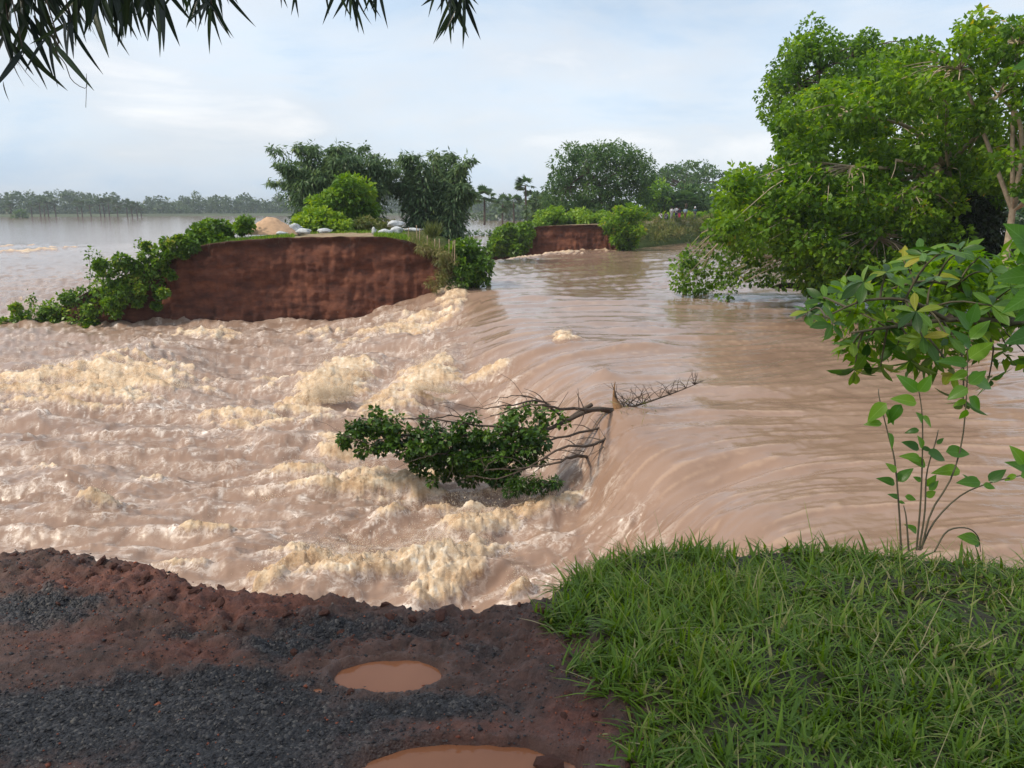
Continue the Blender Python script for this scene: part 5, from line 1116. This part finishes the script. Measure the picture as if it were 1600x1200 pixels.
# ================================================================== BAMBOO overhanging the camera
bb = np.array((-3.6, -1.4, 0.0)); root = empty('bamboo_overhang', bb); tag(root, 'dark bamboo overhanging from the upper left, leaves hanging into the sky', 'bamboo')
cu = [[bb, bb + (.3, 1.2, 3.0), (-2.6, 1.8, 4.6), (-1.9, 3.4, 4.4), (-1.2, 4.4, 3.9)], [bb + (.3, .1, 0), bb + (.6, 1.0, 3.2), (-1.8, 1.6, 4.9), (-.6, 3.0, 4.7), (.1, 3.9, 4.0)], [bb + (-.3, .3, 0), bb + (-.4, 1.5, 2.9), (-3.2, 2.2, 4.0), (-2.7, 3.4, 3.9), (-2.3, 4.2, 3.4)], [bb + (.1, -.3, 0), bb + (.2, .3, 3.5), (-2.4, -.3, 5.3), (-1.0, .6, 5.6), (.5, 1.6, 5.0)], [bb + (-.5, -.2, 0), bb + (-.8, .2, 3.2), (-4.6, .6, 5.0), (-4.6, 1.8, 5.2), (-4.2, 3.0, 4.6)]]
m_culm = plain_mat('bamboo_culm', (.10, .12, .04), .5, .3, 5)
cps = [spline(c_, 30) for c_ in cu]
for c_ in cps: V, Q = tubes([(c_, np.linspace(.045, .006, 30) * (1 + .10 * (np.arange(30) % 3 == 0)))], 8); part('culm', V, Q, m_culm, root, smooth=True)
allp = np.concatenate([c_[10:] for c_ in cps])
FR = [(118, 96, 5, .9), (40, 148, 3, .9), (22, 122, 5, 1.), (75, 128, 4, .8), (60, 100, 6, 1.), (10, 90, 8, 1.), (30, 60, 10, 1.), (70, 50, 10, 1.), (110, 40, 9, 1.), (150, 75, 3, 1.1), (136, 62, 4, 1.), (160, 30, 9, 1.), (190, 40, 8, 1.), (215, 45, 7, 1.), (240, 55, 7, .9), (205, 15, 9, 1.), (235, 20, 8, 1.), (20, 20, 12, 1.), (60, 10, 12, 1.), (100, 8, 12, 1.), (140, 8, 10, 1.), (180, 5, 10, 1.), (340, 60, 7, .85), (320, 40, 6, .85), (350, 30, 7, .85), (305, 15, 6, .85), (330, 8, 7, .85), (290, 5, 5, .8), (545, 40, 6, .7), (520, 18, 4, .7), (560, 12, 6, .7), (590, 12, 5, .7), (440, 5, 3, .6), (475, 0, 3, .6), (712, 55, 7, .75), (700, 35, 7, .75), (735, 40, 7, .75), (720, 12, 7, .75), (690, 5, 5, .7), (745, 15, 5, .7), (8, 165, 1, .3)] + [(int(a), int(b), 3, .95) for a, b in zip(np.random.default_rng(5).uniform(-40, 215, 9), np.random.default_rng(6).uniform(-10, 55, 9))]
tw, cnt = [], 0
for px, py, k_, sc in FR:
    Y = RNG.uniform(2.9, 3.7) if px < 280 else RNG.uniform(3.2, 3.8)
    tip = aty(px, py, Y); node = tip + np.array((RNG.normal(0, .02), 0, .15 * sc)); j = np.linalg.norm(allp - node - (0, 0, .8), axis=1).argmin(); a = allp[j]
    tw.append((spline([a, (a * .45 + node * .55) + (0, 0, .18), node + (0, 0, .08), node], 10), np.linspace(.006, .0015, 10)))
    for q_ in range(k_):
        an_ = RNG.normal(0, .42); L_ = RNG.uniform(.15, .25) * sc; d = np.array((math.sin(an_), RNG.normal(0, .35), -math.cos(an_)))
        put_leaf(BMB[RNG.integers(3)], node + np.array((RNG.normal(0, .012), RNG.normal(0, .02), RNG.uniform(-.02, .06))), d, (RNG.normal(0, .6), -1, RNG.normal(0, .3)), L_, root); cnt += 1
# dangling bare twig
tw.append((spline([aty(85, 80, 3.2), aty(102, 100, 3.2), aty(112, 125, 3.2), aty(134, 138, 3.2), aty(135, 118, 3.2)], 12), np.linspace(.002, .001, 12))); tw.append((spline([aty(135, 115, 3.2), aty(135, 140, 3.2), aty(134, 168, 3.2)], 5), np.full(5, .001)))
V, Q = tubes(tw, 4); part('twig', V, Q, m_dbark, root, smooth=True)['kind'] = 'stuff'
# canopy above and beside the frame, plus a leaf ball added for shade
def canopy(cs, k_, sprd):
    P, D = [], []
    for c_ in cs:
        j = RNG.integers(9, 30, k_); node = c_[j] + RNG.normal(0, 1, (k_, 3)) * sprd; P.append(node); D.append(np.c_[RNG.normal(0, .5, k_), RNG.normal(0, .5, k_), -np.ones(k_)])
    return np.concatenate(P), np.concatenate(D)
P, D = canopy(cps, 1500, (.55, .55, .35))
k_ = 5500; b_, _ = in_ball(k_, .2); P = np.concatenate([P, np.array((-3.4, .1, 3.4)) + b_ * (1.8, 3.0, 2.3)]); D = np.concatenate([D, np.c_[RNG.normal(0, .6, k_), RNG.normal(0, .6, k_), -np.ones(k_)]])  # unseen ball of leaves, added to keep sun off the near ground
rel = P - (0, 0, EYE); dep_ = rel[:, 1] * cp - rel[:, 2] * sp; vy = 600 - F * (rel[:, 1] * sp + rel[:, 2] * cp) / np.maximum(dep_, .05); vx = 800 + F * rel[:, 0] / np.maximum(dep_, .05)
vis = (dep_ > .1) & (vy > -140) & (vx > -200) & (vx < 1800)
vis &= ~((vy < 30) & (vx < 150) & (vy > -140))
P, D = P[~vis], D[~vis]
V, Q, A = leaves(P, D, RNG.uniform(.14, .26, len(P)), .034, RNG.random(len(P)) * .6, .3); o = part('upper_shade_foliage', V, Q, LM['bamboo'], root, A); o['kind'] = 'stuff'

# ================================================================== PEOPLE on the far bank
m_skin = plain_mat('skin', (.20, .11, .07), .6, .1); m_hair = plain_mat('hair', (.012, .010, .010), .6, .1)
CM = {k_: plain_mat('cloth_' + k_, c_, .85, .12, 8) for k_, c_ in {'white': (.72, .72, .75), 'pink': (.62, .06, .13), 'navy': (.03, .035, .08), 'blue': (.35, .50, .60), 'teal': (.05, .14, .16), 'brown': (.14, .08, .05), 'grey': (.30, .30, .33)}.items()}
def loft(rings, k_=10):
    a = np.linspace(0, 2 * math.pi, k_, endpoint=False); V = np.concatenate([np.c_[cx + rx * np.cos(a), cy + ry * np.sin(a), np.full(k_, z)] for cx, cy, z, rx, ry in rings]); i_ = np.arange(len(rings) - 1)[:, None] * k_ + np.arange(k_)[None]; j_ = np.arange(len(rings) - 1)[:, None] * k_ + (np.arange(k_)[None] + 1) % k_
    return V, np.stack([i_, j_, j_ + k_, i_ + k_], -1).reshape(-1, 4)
def person(px, Y, h, rz, top, low, label, sit=False, cap=None):
    x = aty(px, 345, Y)[0]; s = h / 1.65; hip = .88 if not sit else .30
    J = {'pel': (0, 0, hip), 'chest': (0, .02 if not sit else .10, hip + .40), 'neck': (0, .03 if not sit else .14, hip + .56), 'head': (0, .05 if not sit else .17, hip + .66), 'crown': (0, .05 if not sit else .17, hip + .78)}
    for sd, q_ in ((-1, 'l'), (1, 'r')):
        J['sh' + q_] = (sd * .18, .02 + .10 * sit, hip + .48); J['el' + q_] = (sd * .24, .02 + .22 * sit, hip + .20); J['wr' + q_] = (sd * .22, .10 + .32 * sit, hip - .02 + .08 * sit); J['ha' + q_] = (sd * .20, .14 + .33 * sit, hip - .10 + .14 * sit)
        J['hp' + q_] = (sd * .10, 0, hip - .04)
        J['kn' + q_] = (sd * .11, .02, .46) if not sit else (sd * .16, .36, .46); J['an' + q_] = (sd * .11, 0, .08) if not sit else (sd * .14, .30, .08); J['to' + q_] = (sd * .12, .15 + .30 * sit, .03)
    names = list(J); E = [('pel', 'chest'), ('chest', 'neck'), ('neck', 'head'), ('head', 'crown')]
    for q_ in 'lr': E += [('chest', 'sh' + q_), ('sh' + q_, 'el' + q_), ('el' + q_, 'wr' + q_), ('wr' + q_, 'ha' + q_), ('pel', 'hp' + q_), ('hp' + q_, 'kn' + q_), ('kn' + q_, 'an' + q_), ('an' + q_, 'to' + q_)]
    R = {'pel': .13, 'chest': .14, 'neck': .055, 'head': .095, 'crown': .075, 'sh': .062, 'el': .042, 'wr': .030, 'ha': .035, 'hp': .085, 'kn': .055, 'an': .04, 'to': .035}
    me = bpy.data.meshes.new('person'); me.from_pydata([J[k_] for k_ in names], [(names.index(a), names.index(b)) for a, b in E], []); me.materials.append(m_skin)
    o = link('person', me); sk_ = o.modifiers.new('skin', 'SKIN'); lay = me.skin_vertices[0] if me.skin_vertices else None
    if lay is None:
        bm = bmesh.new(); bm.from_mesh(me); bm.verts.layers.skin.verify(); bm.to_mesh(me); bm.free(); lay = me.skin_vertices[0]
    for i, nm in enumerate(names):
        r = R.get(nm) or R[nm[:2]]; lay.data[i].radius = (r, r); lay.data[i].use_root = nm == 'pel'
    o.modifiers.new('smooth', 'SUBSURF').levels = 1
    o.location = (x, Y, float(np.interp(Y, [95, 110], [-.12, -.05]))); o.rotation_euler = (0, 0, rz); o.scale = (s, s, s); tag(o, label, 'person', 'people gathered on the far bank')
    lean = .10 * sit
    V, Q = loft([(0, 0, hip - .05, .17, .13), (0, lean * .4, hip + .15, .165, .125), (0, .02 + lean, hip + .40, .20, .135), (0, .02 + lean * 1.2, hip + .50, .17, .11), (0, .03 + lean * 1.3, hip + .55, .075, .07)]); c1 = mesh_np('shirt', V, Q, CM[top], o, smooth=True)
    for q_ in 'lr': mesh_np('sleeve', *tubes([(np.array([J['sh' + q_], (np.array(J['sh' + q_]) + J['el' + q_]) / 2, J['el' + q_]]), np.array((.075, .068, .06)))], 8), CM[top], c1, smooth=True)
    if sit: V, Q = loft([(0, .22, .10, .20, .15), (0, .26, .30, .24, .20), (0, .22, .48, .22, .20), (0, .12, .50, .17, .12)])
    else: V, Q = loft([(0, .01, .14, .19, .15), (0, .01, .5, .18, .145), (0, 0, hip, .175, .14), (0, 0, hip + .06, .16, .12)])
    mesh_np('sarong', V, Q, CM[low], o, smooth=True)
    hy, hz_ = J['head'][1], J['head'][2]; V, Q = loft([(0, hy - .03, hz_ - .02, .098, .09), (0, hy - .02, hz_ + .06, .108, .112), (0, hy - .01, hz_ + .14, .085, .09), (0, hy - .01, hz_ + .185, .03, .03)]); mesh_np('hair' if not cap else 'cap', V, Q, CM[cap] if cap else m_hair, o, smooth=True)
for a in [(1033, 103, 1.6, .3, 'white', 'brown', 'seated person in a pale top, leftmost of the group on the far bank', True), (1040, 102, 1.6, -.4, 'grey', 'navy', 'crouching person in grey beside the leftmost seated person', True), (1049, 104, 1.62, 2.9, 'white', 'grey', 'standing person in white shirt and pale sarong, left of the tallest'), (1056, 103, 1.74, 3.3, 'white', 'navy', 'tallest standing person in a white shirt and dark sarong'), (1061, 101, 1.55, 2.8, 'navy', 'pink', 'person in a dark top and bright pink sarong'), (1070, 103, 1.6, 3.0, 'blue', 'brown', 'person in a light blue top beside the pink sarong'), (1085, 104, 1.65, 3.4, 'teal', 'navy', 'person in teal with a white cap, rightmost of the group', False, 'white')]:
    person(*a[:7], sit=a[7] if len(a) > 7 else False, cap=a[8] if len(a) > 8 else None)

# ================================================================== HAZE
m_haze = bpy.data.materials.new('haze_air'); m_haze.use_nodes = True; n, l = m_haze.node_tree.nodes, m_haze.node_tree.links; n.clear()
out = n.new('ShaderNodeOutputMaterial'); pv = n.new('ShaderNodeVolumePrincipled'); pv.inputs['Color'].default_value = (.80, .88, .96, 1); pv.inputs['Density'].default_value = .00033; pv.inputs['Anisotropy'].default_value = .0
l.new(pv.outputs[0], out.inputs['Volume'])
HX, z0, z1 = 7300., -9.5, 24.
V = np.array([(a, b, c) for c in (z0, z1) for a, b in ((-HX, -HX), (HX, -HX), (HX, HX), (-HX, HX))]); o = mesh_np('haze', V, np.array([(3, 2, 1, 0), (4, 5, 6, 7), (0, 1, 5, 4), (1, 2, 6, 5), (2, 3, 7, 6), (3, 0, 4, 7)]), m_haze); tag(o, 'thin pale haze in the air', None, None, 'stuff')
